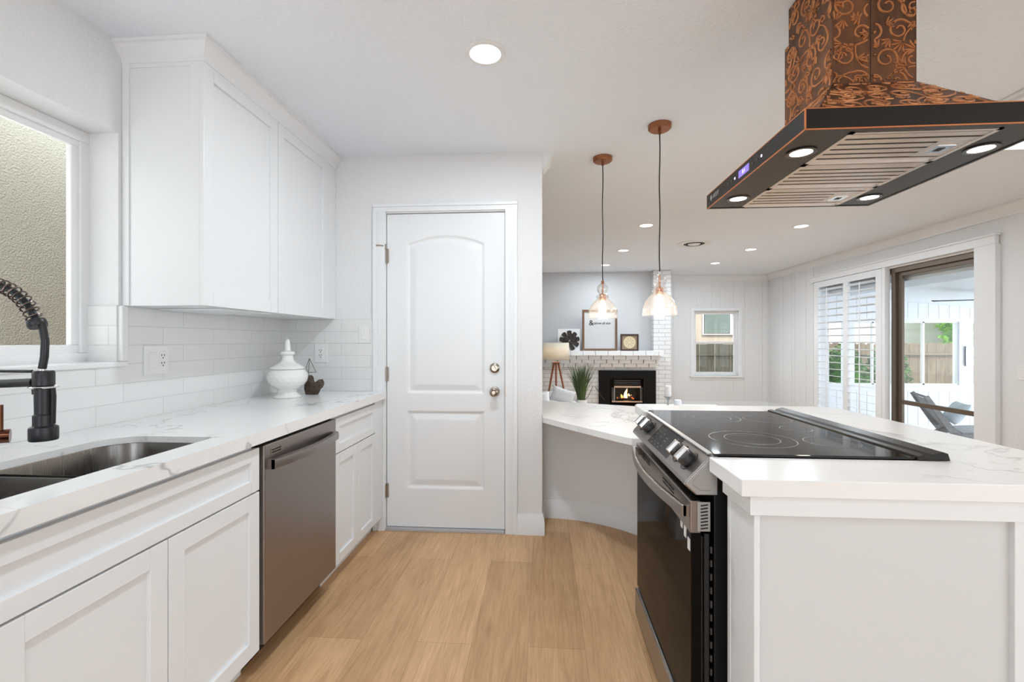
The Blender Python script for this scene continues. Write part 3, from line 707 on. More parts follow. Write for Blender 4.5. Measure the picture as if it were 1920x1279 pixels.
# ------------------------------------------------------------------ range
RY0, RY1 = 1.305, 2.055
rg = thing('electric_range', (.72, 1.68, 0), 'stainless and black slide-in electric range set into the island', 'range')
f = MB(); f.box(.475, 1.04, RY0+.005, RY1-.005, .04, .905); f.build('body', 'black', rg, bevel=.002)
f = MB(); f.box(.470, 1.005, oy0+.002, oy1-.002, .921, .928); f.build('glass_top', 'blackglass', rg, bevel=.0015)
# rear vent rail
f = MB(); prof = [(.995, .921), (.998, .932), (1.012, .936), (1.020, .931), (1.028, .931), (1.034, .937), (1.060, .944), (1.072, .940), (1.078, .921)]
f.prism([(a, b) for a, b in prof], 'y', oy0-.004, oy1+.012); f.build('rear_vent_rail', 'hoodblack', rg, bevel=.001)
f = MB(); f.box(1.017, 1.031, oy0+.02, oy1-.02, .9305, .9325); f.build('vent_slot', 'dark', rg)
def ringmark(cx, cy, r):
    m_ = MB(); m_.lathe([(r-.0012, .9281), (r+.0012, .9281), (r+.0012, .9284), (r-.0012, .9284), (r-.0012, .9281)], (cx, cy, 0), (0, 0, 1), 64, False); return m_
for cx, cy, rs in ((.66, 1.50, (.125, .08)), (.68, 1.90, (.105, .07)), (.885, 1.47, (.075,)), (.885, 1.88, (.085,)), (.89, 1.68, (.05,))):
    for r in rs: ringmark(cx, cy, r).build('burner_ring', 'ring_mark', rg)
# front console
a0 = Vector((.470, 0, .924)); a1 = Vector((.396, 0, .846)); sl = (a1-a0); sln = Vector((-sl.z, 0, sl.x)).normalized()
if sln.x > 0: sln = -sln
cons = [(.482, .924), (.470, .926), (.396, .848), (.393, .836), (.425, .808), (.482, .808)]
f = MB(); f.prism(cons, 'y', RY0+.003, RY1-.003); f.build('control_console', 'stainless', rg, bevel=.002)
f = MB(); f.prism([(.482, .922), (.471, .922), (.399, .847), (.397, .838), (.427, .811), (.482, .811)], 'y', RY0-.001, RY0+.002)
cap = f.build('console_end_cap', 'galv', rg, bevel=.001)
mm = MB(); ol = [(.470, .893), (.452, .885), (.416, .848), (.416, .838), (.434, .822), (.462, .822)]
mm.tube([(x, RY0-.0015, z) for x, z in ol], .0016, 6); mm.box(.463, .4655, RY0-.003, RY0, .826, .892); mm.build('pressed_rib', 'galv', cap, smooth=True)
f = MB(); f.box(.455, .4705, RY0+.003, RY1-.003, .922, .927); f.build('top_trim', 'galv', rg, bevel=.001)
def onc(t, n, y): p = a0.lerp(a1, t) + sln*n; return Vector((p.x, y, p.z))
def console_quad(y0, y1, t0, t1, n0, n1):
    m_ = MB(); m_.loft([[onc(t0, n, y0), onc(t1, n, y0), onc(t1, n, y1), onc(t0, n, y1)] for n in (n0, n1)]); return m_
mm = console_quad(1.53, 1.80, .10, .92, -.001, .0022); mm.mark(0)
for i in range(4):
    for j in range(3):
        if (i+j) % 4 != 3:
            yy = 1.775-.022*i; tt = .2+.14*j; mm.loft([[onc(tt, n, yy), onc(tt+.035, n, yy), onc(tt+.035, n, yy-.007), onc(tt, n, yy-.007)] for n in (.0021, .0026)])
for i in range(7):
    yy = 1.78-.022*i; tt = .72+.1*(i % 2); mm.loft([[onc(tt, n, yy), onc(tt+.03, n, yy), onc(tt+.03, n, yy-.010), onc(tt, n, yy-.010)] for n in (.0021, .0026)])
for i in range(3):
    yy = 1.575-.0*i; tt = .2+.2*i; mm.loft([[onc(tt, n, yy), onc(tt+.03, n, yy), onc(tt+.03, n, yy-.010), onc(tt, n, yy-.010)] for n in (.0021, .0026)])
for k in (0, 1):
    mm.loft([[onc(.42+.1*k, n, 1.665), onc(.44+.1*k, n, 1.665), onc(.44+.1*k, n, 1.64), onc(.42+.1*k, n, 1.64)] for n in (.0021, .0026)])
mm.mark(1); mm.build('display', ['black', 'ring_mark'], rg)
def knob(y):
    c = onc(.52, 0, y); f = MB(); f.lathe([(.002, 0), (.033, 0), (.033, .003), (.028, .004), (.002, .004)], c, sln, 32); f.build('knob_bezel', 'black', rg, smooth=True, autos=.5)
    f = MB(); f.lathe([(.002, .004), (.023, .004), (.0245, .010), (.024, .028), (.021, .032), (.002, .032)], c, sln, 32); kb = f.build('knob', 'knob_side', rg, smooth=True, autos=.5)
    # silver grip ridge
    d1 = sl.normalized(); f = MB(); base = c + sln*.028
    def gp(a, b, n): return base + d1*a + Vector((0, 1, 0))*b + sln*n
    f.loft([[gp(-.024, -.010, 0), gp(.024, -.010, 0), gp(.024, .010, 0), gp(-.024, .010, 0)], [gp(-.022, -.006, .016), gp(.022, -.006, .016), gp(.022, .006, .016), gp(-.022, .006, .016)]])
    f.build('knob_grip', 'knob_face', kb, bevel=.003, seg=3)
for y in (1.385, 1.472, 1.885, 1.97): knob(y)
# oven door
f = MB(); f.box(.412, .440, RY0+.004, RY1-.004, .160, .700); od = f.build('oven_door', 'ovenglass', rg, bevel=.002)
f = MB(); f.box(.440, .4475, RY0+.012, RY1-.012, .165, .69); f.box(.4475, .462, RY0+.004, RY1-.004, .170, .70); f.build('door_liner', 'black', od, bevel=.002)
for i in range(13): B(.464, .469, RY0+.003, RY0+.010, .19+.038*i, .19+.038*i+.018).build('seal_clip', 'knob_side', rg)
f = MB(); f.box(.409, .440, RY0+.004, RY1-.004, .700, .792); f.build('door_top_band', 'stainless', od, bevel=.004)
for yc in (1.50, 1.83):
    for k in range(2):
        for q in range(2): B(.4075, .4095, yc+.07*q-.03, yc+.07*q+.03, .768-.012*k, .773-.012*k).build('vent_slot', 'dark', od)
f = MB(); f.box(.428, .463, RY0-.0005, RY0+.004, .708, .790); vp = f.build('vent_plate', 'galv', od, bevel=.001)
for i in range(8): MB().box(-.010, .010, -.0012, .0012, -.0016, .0016, Matrix.Translation((.446, RY0-.0012, .717+.0092*i)) @ Matrix.Rotation(R(-10), 4, 'Y')).build('vent_slot', 'dark', vp)
# handle, bowed
mb = MB(); rings = []; nH = 28
for i in range(nH+1):
    t_ = i/nH; y = RY0+.012+(RY1-RY0-.024)*t_; x = .394-.036*math.sin(math.pi*t_)
    z = .760
    rings.append([(x-.006, y, z-.016), (x-.006, y, z+.014), (x-.002, y, z+.017), (x+.008, y, z+.016), (x+.008, y, z-.016), (x-.002, y, z-.018)])
mb.loft(rings); mb.box(.392, .412, RY0+.012, RY0+.028, .744, .776); mb.box(.392, .412, RY1-.028, RY1-.012, .744, .776)
mb.build('oven_handle', 'stainless', rg, bevel=.001, smooth=True, autos=.5)
f = MB()
for y, z in ((1.318, .668), (1.352, .690), (1.386, .704)): f.box(.4105, .4123, y, y+.020, z-.022, z+.012)
f.build('sticker', 'sticker', od)
# drawer + feet
f = MB(); f.box(.403, .46, RY0+.006, RY1-.006, .035, .148); f.build('storage_drawer', 'stainless', rg, bevel=.003)
f = MB(); f.box(.408, .412, RY0+.01, RY1-.01, .149, .1525); f.build('drawer_lip', 'galv', rg)
for x in (.44, .98):
    for y in (RY0+.05, RY1-.09):
        MB().lathe([(.002, 0), (.018, 0), (.018, .012), (.010, .014), (.010, .045), (.002, .045)], (x, y, 0)).build('leveling_foot', 'black', rg, smooth=True, autos=.5)

# ------------------------------------------------------------------ peninsula table with curved pony wall
def arc_pts(cx, cy, r, a0, a1, n): return [(cx+r*math.cos(R(a0+(a1-a0)*i/n)), cy+r*math.sin(R(a0+(a1-a0)*i/n))) for i in range(n+1)]
cur = [(-.012, 3.215)] + arc_pts(.0, 2.365, .85, 88, 15, 20)
f = MB().sweep(cur, [(0, 0), (0, .712), (.11, .712), (.11, 0)]); struct(f.build('wall_curved', 'caulk', smooth=True, autos=.5), 'low curved white wall under the quartz bar')
BBR = [(-o, z) for o, z in BBP]
struct(MB().sweep(cur, BBR).build('baseboard_curved', 'trim', smooth=True, autos=.4))
tb = [(-.045, 3.052), (-.010, 3.052), (-.010, 2.935)] + [(.10, 2.775), (.24, 2.585), (.36, 2.42), (.44, 2.324), (1.36, 2.324), (1.42, 2.5), (1.36, 2.75), (1.2, 3.03), (.97, 3.28), (.70, 3.47), (.45, 3.57), (.2, 3.67), (-.045, 3.745)]
tp = MB().prism(tb, 'z', .714, .750).build('bar_countertop', 'quartz', bevel=.002)
tag(tp, 'low white veined quartz bar top with a curved edge, between doorway wall and island', 'countertop')
# desk at right frame edge
dk = thing('built_in_desk', (3.2, 2.0, 0), 'white desk-height quartz counter jutting in at the right frame edge', 'desk')
B(2.86, 3.6, .4, 2.75, .71, .75).build('desk_top', 'quartz', dk, bevel=.002)
B(2.92, 3.55, .45, 2.70, 0, .71).build('desk_base', 'white', dk)

# ------------------------------------------------------------------ hood
hd = thing('range_hood', (.985, 1.57, 1.784), 'copper embossed island range hood with a dark rim above the range', 'range hood')
hx0, hx1, hy0, hy1, hz0, hz1 = .670, 1.305, 1.220, 1.930, 1.784, 1.838
f = MB(); t_ = .010
f.box(hx0, hx0+t_, hy0, hy1, hz0, hz1); f.box(hx1-t_, hx1, hy0, hy1, hz0, hz1); f.box(hx0+t_, hx1-t_, hy0, hy0+t_, hz0, hz1); f.box(hx0+t_, hx1-t_, hy1-t_, hy1, hz0, hz1); f.box(hx0+t_, hx1-t_, hy0+t_, hy1-t_, hz1-.006, hz1-.002)
rim = f.build('rim', 'hoodblack', hd, bevel=.001)
f = MB(); e_ = .0012
for a in ((hx0-e_, hx0+.002, hy0-e_, hy0+.002, hz0, hz1), (hx0-e_, hx0+.002, hy0, hy1, hz0-e_, hz0+.0015), (hx0, hx1, hy0-e_, hy0+.002, hz0-e_, hz0+.0015), (hx0-e_*.5, hx0+.002, hy0, hy1, hz1-.0015, hz1+.0008), (hx0, hx1, hy0-e_*.5, hy0+.002, hz1-.0015, hz1+.0008)): f.box(*a)
f.build('copper_edge', 'copper_edge', rim)
# underside plate with opening for filters
fx0, fx1, fy0, fy1 = .800, 1.175, 1.248, 1.918
f = MB()
for a in ((hx0+t_, fx0, hy0+t_, hy1-t_), (fx1, hx1-t_, hy0+t_, hy1-t_), (fx0, fx1, hy0+t_, fy0), (fx0, fx1, fy1, hy1-t_)): f.box(*a, hz0+.002, hz0+.006)
f.build('underside_plate', 'hoodblack', hd)
B(fx0-.002, fx1+.002, fy0-.002, fy1+.002, hz0+.022, hz0+.024).build('filter_cavity', 'dark', hd)
fw = (fy1-fy0)/3
for k in range(3):
    ya, yb = fy0+fw*k+.002, fy0+fw*(k+1)-.002
    f = MB(); f.box(fx0, fx0+.012, ya, yb, hz0, hz0+.012); f.box(fx1-.012, fx1, ya, yb, hz0, hz0+.012); f.box(fx0, fx1, ya, ya+.010, hz0, hz0+.012); f.box(fx0, fx1, yb-.010, yb, hz0, hz0+.012)
    n_ = 6; pit = (yb-ya-.02)/n_
    for i in range(n_):
        yy = ya+.010+pit*i
        x_end = fx1-.012 - (.085 if (k != 1 and 2 <= i <= 4) else 0)
        f.box(fx0+.012, x_end, yy+.009, yy+pit-.001, hz0+.003, hz0+.007)
        f.box(fx0+.012, x_end, yy+pit-.003, yy+pit-.001, hz0+.007, hz0+.020)
    if k != 1: f.box(fx1-.097, fx1-.012, ya+.010+pit*2, ya+.010+pit*5, hz0+.002, hz0+.005)
    fl = f.build('baffle_filter', 'baffle', hd)
    if k != 1:
        g_ = MB(); g_.box(fx1-.078, fx1-.030, ya+.010+pit*2.7, ya+.010+pit*4.3, hz0+.0005, hz0+.0025); la = g_.build('filter_latch', 'chrome', fl, bevel=.0005)
        g_ = MB(); g_.box(fx1-.064, fx1-.046, ya+.010+pit*3.15, ya+.010+pit*3.85, hz0-.0002, hz0+.001); g_.build('latch_slot', 'dark', la)
for (x, y) in ((.742, 1.372), (1.236, 1.380), (.742, 1.800), (1.232, 1.818)):
    f = MB(); f.lathe([(.030, -.001), (.040, -.001), (.040, .004), (.030, .004), (.030, -.001)], (x, y, hz0), (0, 0, 1), 32, False); hl = f.build('hood_lamp', 'black', hd, smooth=True, autos=.5)
    MB().lathe([(.001, 0), (.029, 0), (.029, .003), (.001, .003)], (x, y, hz0+.0), (0, 0, 1), 32).build('lamp_lens', 'hoodlens', hl)
    lamp('hood_light', 'SPOT', (x, y, hz0-.012), 2.2, (1, .86, .74), .028, (0, 0, 0), ang=R(130))
# control strip
f = MB(); f.box(hx0-.0012, hx0+.001, 1.542, 1.620, 1.800, 1.824); lc = f.build('display', 'lcd', rim)
f = MB(); f.box(hx0-.0018, hx0-.001, 1.570, 1.574, 1.806, 1.818); f.box(hx0-.0018, hx0-.001, 1.580, 1.590, 1.806, 1.818); f.build('display_digit', 'lcd_white', lc)
for y, m_ in ((1.455, 'led'), (1.484, 'knob_side'), (1.513, 'knob_side'), (1.652, 'led'), (1.680, 'knob_side'), (1.708, 'knob_side')):
    MB().lathe([(.0005, 0), (.0045, 0), (.0045, .001), (.0005, .001)], (hx0-.0002, y, 1.812), (-1, 0, 0), 16).build('touch_button', m_, rim)
text_bm('\u2666AKDY', .024, frame_mtx((hx0-.0008, 1.893, 1.806), (0, -1, 0), (0, 0, 1))).build('logo', 'galv', rim)
# canopy + chimney
c0 = (.885, 1.13, 1.467, 1.743)
def ring4(x0, x1, y0, y1, z): return [(x0, y0, z), (x1, y0, z), (x1, y1, z), (x0, y1, z)]
# embossed scrollwork
def scroll_field(w_, h_, seed):
    rnd = random.Random(seed); strokes = []
    def spiral(cx, cy, r, a, dr, turns=1.35, wd=.0062):
        pts = []
        for i in range(26):
            t = i/25; rr = r*(1-.80*t); an = a+dr*turns*2*math.pi*t; pts.append((cx+rr*math.cos(an), cy+rr*math.sin(an), wd*(1-.35*t) if i < 23 else wd*.9))
        strokes.append(pts)
    def curve(p0, p1, bend, wd0, wd1, n=12):
        (x0, y0), (x1, y1) = p0, p1; mx, my = (x0+x1)/2-(y1-y0)*bend, (y0+y1)/2+(x1-x0)*bend; pts = []
        for i in range(n+1):
            t = i/n; x = (1-t)**2*x0+2*t*(1-t)*mx+t*t*x1; y = (1-t)**2*y0+2*t*(1-t)*my+t*t*y1
            pts.append((x, y, wd0+(wd1-wd0)*t))
        strokes.append(pts)
    def leafs(x, y, a, L, n=5):
        for k in range(n):
            aa = a+(k-(n-1)/2)*.36; l_ = L*(1-.12*abs(k-(n-1)/2)); pts = []
            for i in range(9):
                t = i/8; bend = (k-(n-1)/2)*.10*t*t; pts.append((x+l_*(.15+.85*t)*math.cos(aa+bend), y+l_*(.15+.85*t)*math.sin(aa+bend), .0010+.0048*math.sin(math.pi*min(1, t*1.0))**.8*(.4+.9*t)))
            strokes.append(pts)
    S = .078; ny = int(h_/S)+3; nx = int(w_/S)+3
    for i in range(-1, nx):
        for j in range(-1, ny):
            cx = i*S+(.5*S if j % 2 else 0)+rnd.uniform(-.008, .008); cy = j*S+rnd.uniform(-.008, .008); a = rnd.uniform(0, 6.28); d = rnd.choice((-1, 1)); r = rnd.uniform(.029, .037)
            spiral(cx, cy, r, a, d); sx, sy = cx+r*math.cos(a), cy+r*math.sin(a)
            ta = a-d*math.pi/2; e = (sx+.052*math.cos(ta), sy+.052*math.sin(ta)); curve((sx, sy), e, .25*d, .0052, .0040)
            if rnd.random() < .5: leafs(e[0], e[1], ta+.3*d, .045, 5)
            else: spiral(e[0]+.016*math.cos(ta+1.57*d), e[1]+.016*math.sin(ta+1.57*d), .017, ta-1.57*d, d, 1.1, .0045)
            a2 = a+math.pi*rnd.uniform(.7, 1.3); leafs(cx+r*1.1*math.cos(a2), cy+r*1.1*math.sin(a2), a2, .036, 4)
    return strokes
def emboss(mb, P00, P10, P11, P01, seed, h=.0024):
    """P00..P01 corners of a flat quad (bottom left, bottom right, top right, top left)"""
    P00, P10, P11, P01 = map(Vector, (P00, P10, P11, P01)); u = (P10-P00).normalized(); n = u.cross(P01-P00).normalized(); v = n.cross(u)
    quad = [((p-P00).dot(u), (p-P00).dot(v)) for p in (P00, P10, P11, P01)]
    xs_ = [q[0] for q in quad]; ys_ = [q[1] for q in quad]; x0, y0 = min(xs_), min(ys_)
    def inside(x, y, mrg=.0035):
        for k in range(4):
            ax, ay = quad[k]; bx, by = quad[(k+1) % 4]; L = math.hypot(bx-ax, by-ay)
            if ((bx-ax)*(y-ay)-(by-ay)*(x-ax))/L < mrg: return False
        return True
    bm = mb.bm
    for st in scroll_field(max(xs_)-x0, max(ys_)-y0, seed):
        L = []
        for i, (x, y, w_) in enumerate(st):
            x += x0; y += y0
            a = st[max(i-1, 0)]; b = st[min(i+1, len(st)-1)]; dx, dy = b[0]-a[0], b[1]-a[1]; m_ = math.hypot(dx, dy) or 1
            nx_, ny_ = -dy/m_*w_/2, dx/m_*w_/2; L.append((x, y, nx_, ny_) if inside(x, y) else None)
        prev = None
        for q in L:
            if q is None: prev = None; continue
            x, y, a, b = q
            def W(xx, yy, hh): return P00+u*xx+v*yy+n*hh
            cur_ = [bm.verts.new(W(x-a*1.25, y-b*1.25, .0)), bm.verts.new(W(x-a*.7, y-b*.7, h)), bm.verts.new(W(x+a*.7, y+b*.7, h)), bm.verts.new(W(x+a*1.25, y+b*1.25, .0))]
            if prev:
                for k in range(3): bm.faces.new((prev[k], prev[k+1], cur_[k+1], cur_[k]))
            prev = cur_
    bmesh.ops.delete(bm, geom=[v_ for v_ in bm.verts if not v_.link_faces], context='VERTS')
X0, X1, Y0, Y1 = c0
c1 = (.891, 1.124, 1.473, 1.728); X0u, X1u, Y0u, Y1u = c1; z_ = hz1-.001
CM = ['copper_dark', 'copper_bright', 'dark']
mb = MB().loft([ring4(*c0, 2.030), ring4(*c0, 2.312)]); mb.mark(0)
emboss(mb, (X0, Y0, 2.03), (.995, Y0, 2.03), (.995, Y0, 2.312), (X0, Y0, 2.312), 1)
emboss(mb, (1.0, Y0, 2.03), (X1, Y0, 2.03), (X1, Y0, 2.312), (1.0, Y0, 2.312), 2)
emboss(mb, (X0, Y1, 2.03), (X0, Y0, 2.03), (X0, Y0, 2.312), (X0, Y1, 2.312), 3); mb.mark(1)
mb.box(.9965, .998, Y0-.001, Y0+.001, 2.031, 2.311); mb.mark(2)
chm = mb.build('chimney', CM, hd)
mb = MB().loft([ring4(*c1, 2.312), ring4(*c1, CEIL-.001)]); mb.mark(0)
emboss(mb, (X0u, Y0u, 2.312), (.995, Y0u, 2.312), (.995, Y0u, CEIL), (X0u, Y0u, CEIL), 4)
emboss(mb, (1.0, Y0u, 2.312), (X1u, Y0u, 2.312), (X1u, Y0u, CEIL), (1.0, Y0u, CEIL), 14)
emboss(mb, (X0u, Y1u, 2.312), (X0u, Y0u, 2.312), (X0u, Y0u, CEIL), (X0u, Y1u, CEIL), 5); mb.mark(1)
chu = mb.build('chimney_extension', CM, hd)
mb = MB().loft([ring4(.712, 1.215, 1.25, 1.90, z_), ring4(*c0, 2.030)]); mb.mark(0)
emboss(mb, (.712, 1.25, z_), (1.215, 1.25, z_), (X1, Y0, 2.03), (X0, Y0, 2.03), 6)
emboss(mb, (.712, 1.90, z_), (.712, 1.25, z_), (X0, Y0, 2.03), (X0, Y1, 2.03), 7); mb.mark(1)
can = mb.build('canopy', CM, hd)

# ------------------------------------------------------------------ pendants
def pendant(x, y, zb, label, capmat):
    t = thing('pendant_light', (x, y, zb), label, 'pendant light', None)
    MB().lathe([(.002, CEIL-.030), (.055, CEIL-.028), (.062, CEIL-.022), (.064, CEIL-.001), (.002, CEIL-.001)], (x, y, 0), (0, 0, 1), 40).build('canopy', 'copper_plain', t, smooth=True, autos=.5)
    MB().lathe([(.002, CEIL-.052), (.008, CEIL-.052), (.008, CEIL-.029), (.002, CEIL-.029)], (x, y, 0), (0, 0, 1), 16).build('cord_grip', 'copper_plain', t, smooth=True, autos=.5)
    zt = zb+.234
    MB().tube([(x+.002*math.sin(i*1.3), y, CEIL-.05+(zt+.014-CEIL+.05)*i/10) for i in range(11)], .0035, 8).build('cord', 'black', t, smooth=True)
    MB().lathe([(.001, zt-.004), (.0095, zt-.004), (.0095, zt+.014), (.001, zt+.014)], (x, y, 0), (0, 0, 1), 20).build('top_ferrule', capmat, t, smooth=True, autos=.5)
    prof = [(.009, .232), (.022, .226), (.034, .212), (.0375, .196), (.034, .180), (.024, .168), (.021, .165), (.028, .160), (.040, .152), (.0425, .145), (.040, .137), (.034, .132), (.040, .126), (.058, .108), (.078, .084), (.090, .056), (.094, .026), (.094, .003), (.093, .0)]
    MB().lathe([(r, zb+z) for r, z in prof], (x, y, 0), (0, 0, 1), 56, False).build('glass_shade', 'seeded', t, smooth=True, autos=1.2, solid=.0015)
    MB().lathe([(.001, zb+.228), (.0055, zb+.228), (.0055, zb+.168), (.012, zb+.162), (.019, zb+.158), (.021, zb+.150), (.021, zb+.128), (.024, zb+.126), (.024, zb+.120), (.001, zb+.118)], (x, y, 0), (0, 0, 1), 28).build('socket', 'copper_shine', t, smooth=True, autos=.5)
    MB().lathe([(.001, zb+.122), (.010, zb+.119), (.013, zb+.10), (.021, zb+.075), (.023, zb+.055), (.018, zb+.036), (.008, zb+.027), (.001, zb+.025)], (x, y, 0), (0, 0, 1), 28).build('bulb', 'bulb', t, smooth=True, autos=1.2)
    lamp('pendant_lamp', 'POINT', (x, y, zb-.02), 2.5, (1, .82, .6), .04)
pendant(.386, 3.037, 1.388, 'seeded glass pendant light hung farther from the camera, copper top ferrule', 'copper_plain')
pendant(.646, 2.600, 1.380, 'seeded glass pendant light hung nearer the range hood, silver top ferrule', 'chrome')

# ------------------------------------------------------------------ recessed lights
dl = [(-.246, 1.901, 'large round recessed ceiling light above the kitchen floor'),
      (1.065, 4.84, 'recessed ceiling light just left of the nearer pendant cord'),
      (2.70, 4.99, 'recessed ceiling light under the right end of the range hood, nearest the sliding door'),
      (1.056, 6.16, 'recessed ceiling light between the two pendant cords'),
      (2.72, 6.21, 'recessed ceiling light just right of the round ceiling vent'),
      (.975, 7.32, 'recessed ceiling light crossed by the farther pendant cord'),
      (2.65, 7.27, 'recessed ceiling light farthest back, in front of the small back window')]
def downlight_or_fill(x, y, lab, e=9):
    t = thing('recessed_light', (x, y, CEIL-.006), lab, 'ceiling light', 'recessed ceiling lights')
    MB().lathe([(.064, CEIL-.003), (.066, CEIL-.006), (.080, CEIL-.005), (.084, CEIL-.0005), (.064, CEIL-.0005), (.064, CEIL-.003)], (x, y, 0), (0, 0, 1), 40, False).build('trim_ring', 'plastic', t, smooth=True, autos=.6)
    MB().lathe([(.001, CEIL-.003), (.064, CEIL-.003), (.064, CEIL-.0008), (.001, CEIL-.0008)], (x, y, 0), (0, 0, 1), 40).build('lens', 'lens', t)
    lamp('downlight_or_fill', 'AREA', (x, y, CEIL-.012), e, (.84, .93, 1), .125)
for k, (x, y, lab) in enumerate(dl): downlight_or_fill(x, y, lab, 13 if k == 0 else 12)
# added fill lamps behind the camera, no fixtures built for them
for x, y in ((-.246, -.4), (-.3, -2.3), (3.3, -2.3)):
    lamp('downlight_or_fill', 'AREA', (x, y, CEIL-.012), 7, (.84, .93, 1), .125)
t = thing('ceiling_vent', (1.86, 5.80, CEIL-.02), 'round white ceiling air vent with dark louvres', 'vent')
MB().lathe([(.125, CEIL-.006), (.132, CEIL-.009), (.200, CEIL-.005), (.205, CEIL-.0005), (.125, CEIL-.0005), (.125, CEIL-.006)], (1.86, 5.80, 0), (0, 0, 1), 48, False).build('vent_ring', 'plastic', t, smooth=True, autos=.6)
MB().lathe([(.001, CEIL-.0035), (.125, CEIL-.0035), (.125, CEIL-.001), (.001, CEIL-.001)], (1.86, 5.80, 0), (0, 0, 1), 40).build('vent_duct', 'dark', t)
for r in (.100, ): MB().lathe([(r, CEIL-.013), (r+.003, CEIL-.013), (r+.003, CEIL-.0035), (r, CEIL-.0035), (r, CEIL-.013)], (1.86, 5.80, 0), (0, 0, 1), 40, False).build('louvre', 'knob_side', t, smooth=True, autos=.6)
MB().lathe([(.001, CEIL-.016), (.070, CEIL-.014), (.076, CEIL-.008), (.070, CEIL-.0036), (.001, CEIL-.0036)], (1.86, 5.80, 0), (0, 0, 1), 32).build('centre_cap', 'plastic', t, smooth=True, autos=.6)
# framed ceiling panel light at right
t = thing('ceiling_panel_light', (2.85, 2.3, CEIL-.03), 'bright white framed ceiling light panel half hidden behind the range hood', 'ceiling light')
f = MB(); px0, px1, py0, py1 = 2.29, 3.5, 1.6, 3.08
for (o_, z0_, z1_) in ((0, CEIL-.018, CEIL-.0005), (.02, CEIL-.034, CEIL-.018)):
    wd = .075-o_
    f.box(px0+o_, px0+o_+wd, py0+o_, py1-o_, z0_, z1_); f.box(px1-o_-wd, px1-o_, py0+o_, py1-o_, z0_, z1_); f.box(px0+o_+wd, px1-o_-wd, py0+o_, py0+o_+wd, z0_, z1_); f.box(px0+o_+wd, px1-o_-wd, py1-o_-wd, py1-o_, z0_, z1_)
f.build('frame', 'trim', t, bevel=.002)
B(px0+.07, px1-.07, py0+.07, py1-.07, CEIL-.008, CEIL-.001).build('diffuser', 'panel_light', t)

# ------------------------------------------------------------------ fireplace
fp = thing('brick_fireplace', (1.2, 8.0, 0), 'white painted brick fireplace with a brick mantel shelf and side column', 'fireplace')
FY = 7.90
ix0, ix1, iz1 = 1.115, 1.710, .60
f = MB(); f.box(-1.2, ix0, FY, 8.55, 0, 1.0); f.box(ix1, 2.152, FY, 8.55, 0, 1.0); f.box(ix0, ix1, FY, 8.55, iz1, 1.0); f.box(ix0, ix1, 8.45, 8.55, 0, iz1)
f.box(1.862, 2.152, FY, 8.55, 1.0, CEIL); f.build('brick_face', 'brick', fp)
f = MB(); f.box(-1.2, 1.862, 8.06, 8.55, 1.0, CEIL); f.build('chimney_breast', 'grey_paint', fp)
f = MB()
for k, (dep, z0_, z1_) in enumerate(((.30, .998, 1.076), (.21, .930, .996), (.13, .862, .928), (.06, .795, .860))):
    x = -1.2 - (.1 if k % 2 else 0); e_ = 1.95-.012*k
    while x < e_:
        xe = min(x+.200, e_); j = random.uniform(0, .008); xs_ = max(x, -1.2)
        if k == 0: f.box(xs_, xe+.0005, FY-dep-j*.4, FY+.02, z0_, z1_)
        else: f.box(xs_, xe-.005, FY-dep-j, FY+.02, z0_, z1_)
        x += .205
f.build('mantel_shelf', 'trim', fp, bevel=.004)
# insert
fi = thing('fireplace_insert', (1.41, FY, 0), 'black gas fireplace insert with a bronze framed glass front and burning fire', 'fireplace insert')
f = MB()
for (a, b, c, d, y0_) in ((.935, 1.893, .60, .738, FY-.04), (.935, 1.115, 0, .60, FY-.04), (1.710, 1.893, 0, .60, FY-.04)): f.box(a, b, y0_, FY-.002, c, d)
sr = f.build('surround', 'firebox', fi, bevel=.004)
f = MB(); f.box(1.118, 1.707, 8.38, 8.40, .02, .597); f.box(1.118, 1.13, FY, 8.38, .02, .597); f.box(1.695, 1.707, FY, 8.38, .02, .597); f.box(1.13, 1.695, FY, 8.38, .585, .597); f.box(1.13, 1.695, FY-.03, 8.38, .02, .14)
f.build('firebox', 'firebox', fi)
f = MB()
for z in (.50, .53, .56): f.box(1.20, 1.64, FY-.02, FY, z, z+.010)
f.build('louvre', 'knob_side', fi)
f = MB(); f.box(1.19, 1.635, FY-.075, FY-.05, .448, .478); f.box(1.15, 1.66, FY-.08, FY-.05, .20, .222); f.build('bronze_bar', 'bronze', fi, bevel=.002)
MB().prism([(1.145, FY-.02), (1.19, FY-.07), (1.20, FY-.065), (1.155, FY-.015)], 'z', .222, .448).build('side_panel', 'steelgrey', fi)
f = MB(); f.prism([(1.665, FY-.015), (1.628, FY-.065), (1.637, FY-.07), (1.675, FY-.02)], 'z', .222, .448); f.build('side_panel', 'steelgrey', fi)
B(1.20, 1.628, FY-.060, FY-.056, .222, .448).build('glass_front', 'clear', fi)
mb = MB()
for (a, b, r) in (((1.28, 8.02, .25), (1.55, 8.05, .235), .032), ((1.30, 8.10, .24), (1.50, 7.98, .275), .028), ((1.36, 7.97, .245), (1.56, 8.1, .28), .022)): mb.cyl(a, b, r, 12)
mb.build('log', 'log', fi, smooth=True, autos=.6)
rnd = random.Random(3)
for k in range(14): MB().lathe([(.001, 0), (.012, .004), (.010, .014), (.001, .018)], (1.27+.30*rnd.random(), 7.95+.1*rnd.random(), .235+.02*rnd.random()), (0, 0, 1), 8).build('ember', 'ember', fi)
def flame(mb, x, y, z, h, r, lean):
    rings = []
    for i in range(9):
        t = i/8; rr = r*(math.sin(math.pi*(.18+.82*t))**.9)*(1-.3*t)+.0006; rings.append([(x+lean*t*t*h+rr*math.cos(a), y+rr*.6*math.sin(a), z+h*t) for a in [2*math.pi*k/10 for k in range(10)]])
    mb.loft(rings)
mb = MB(); 
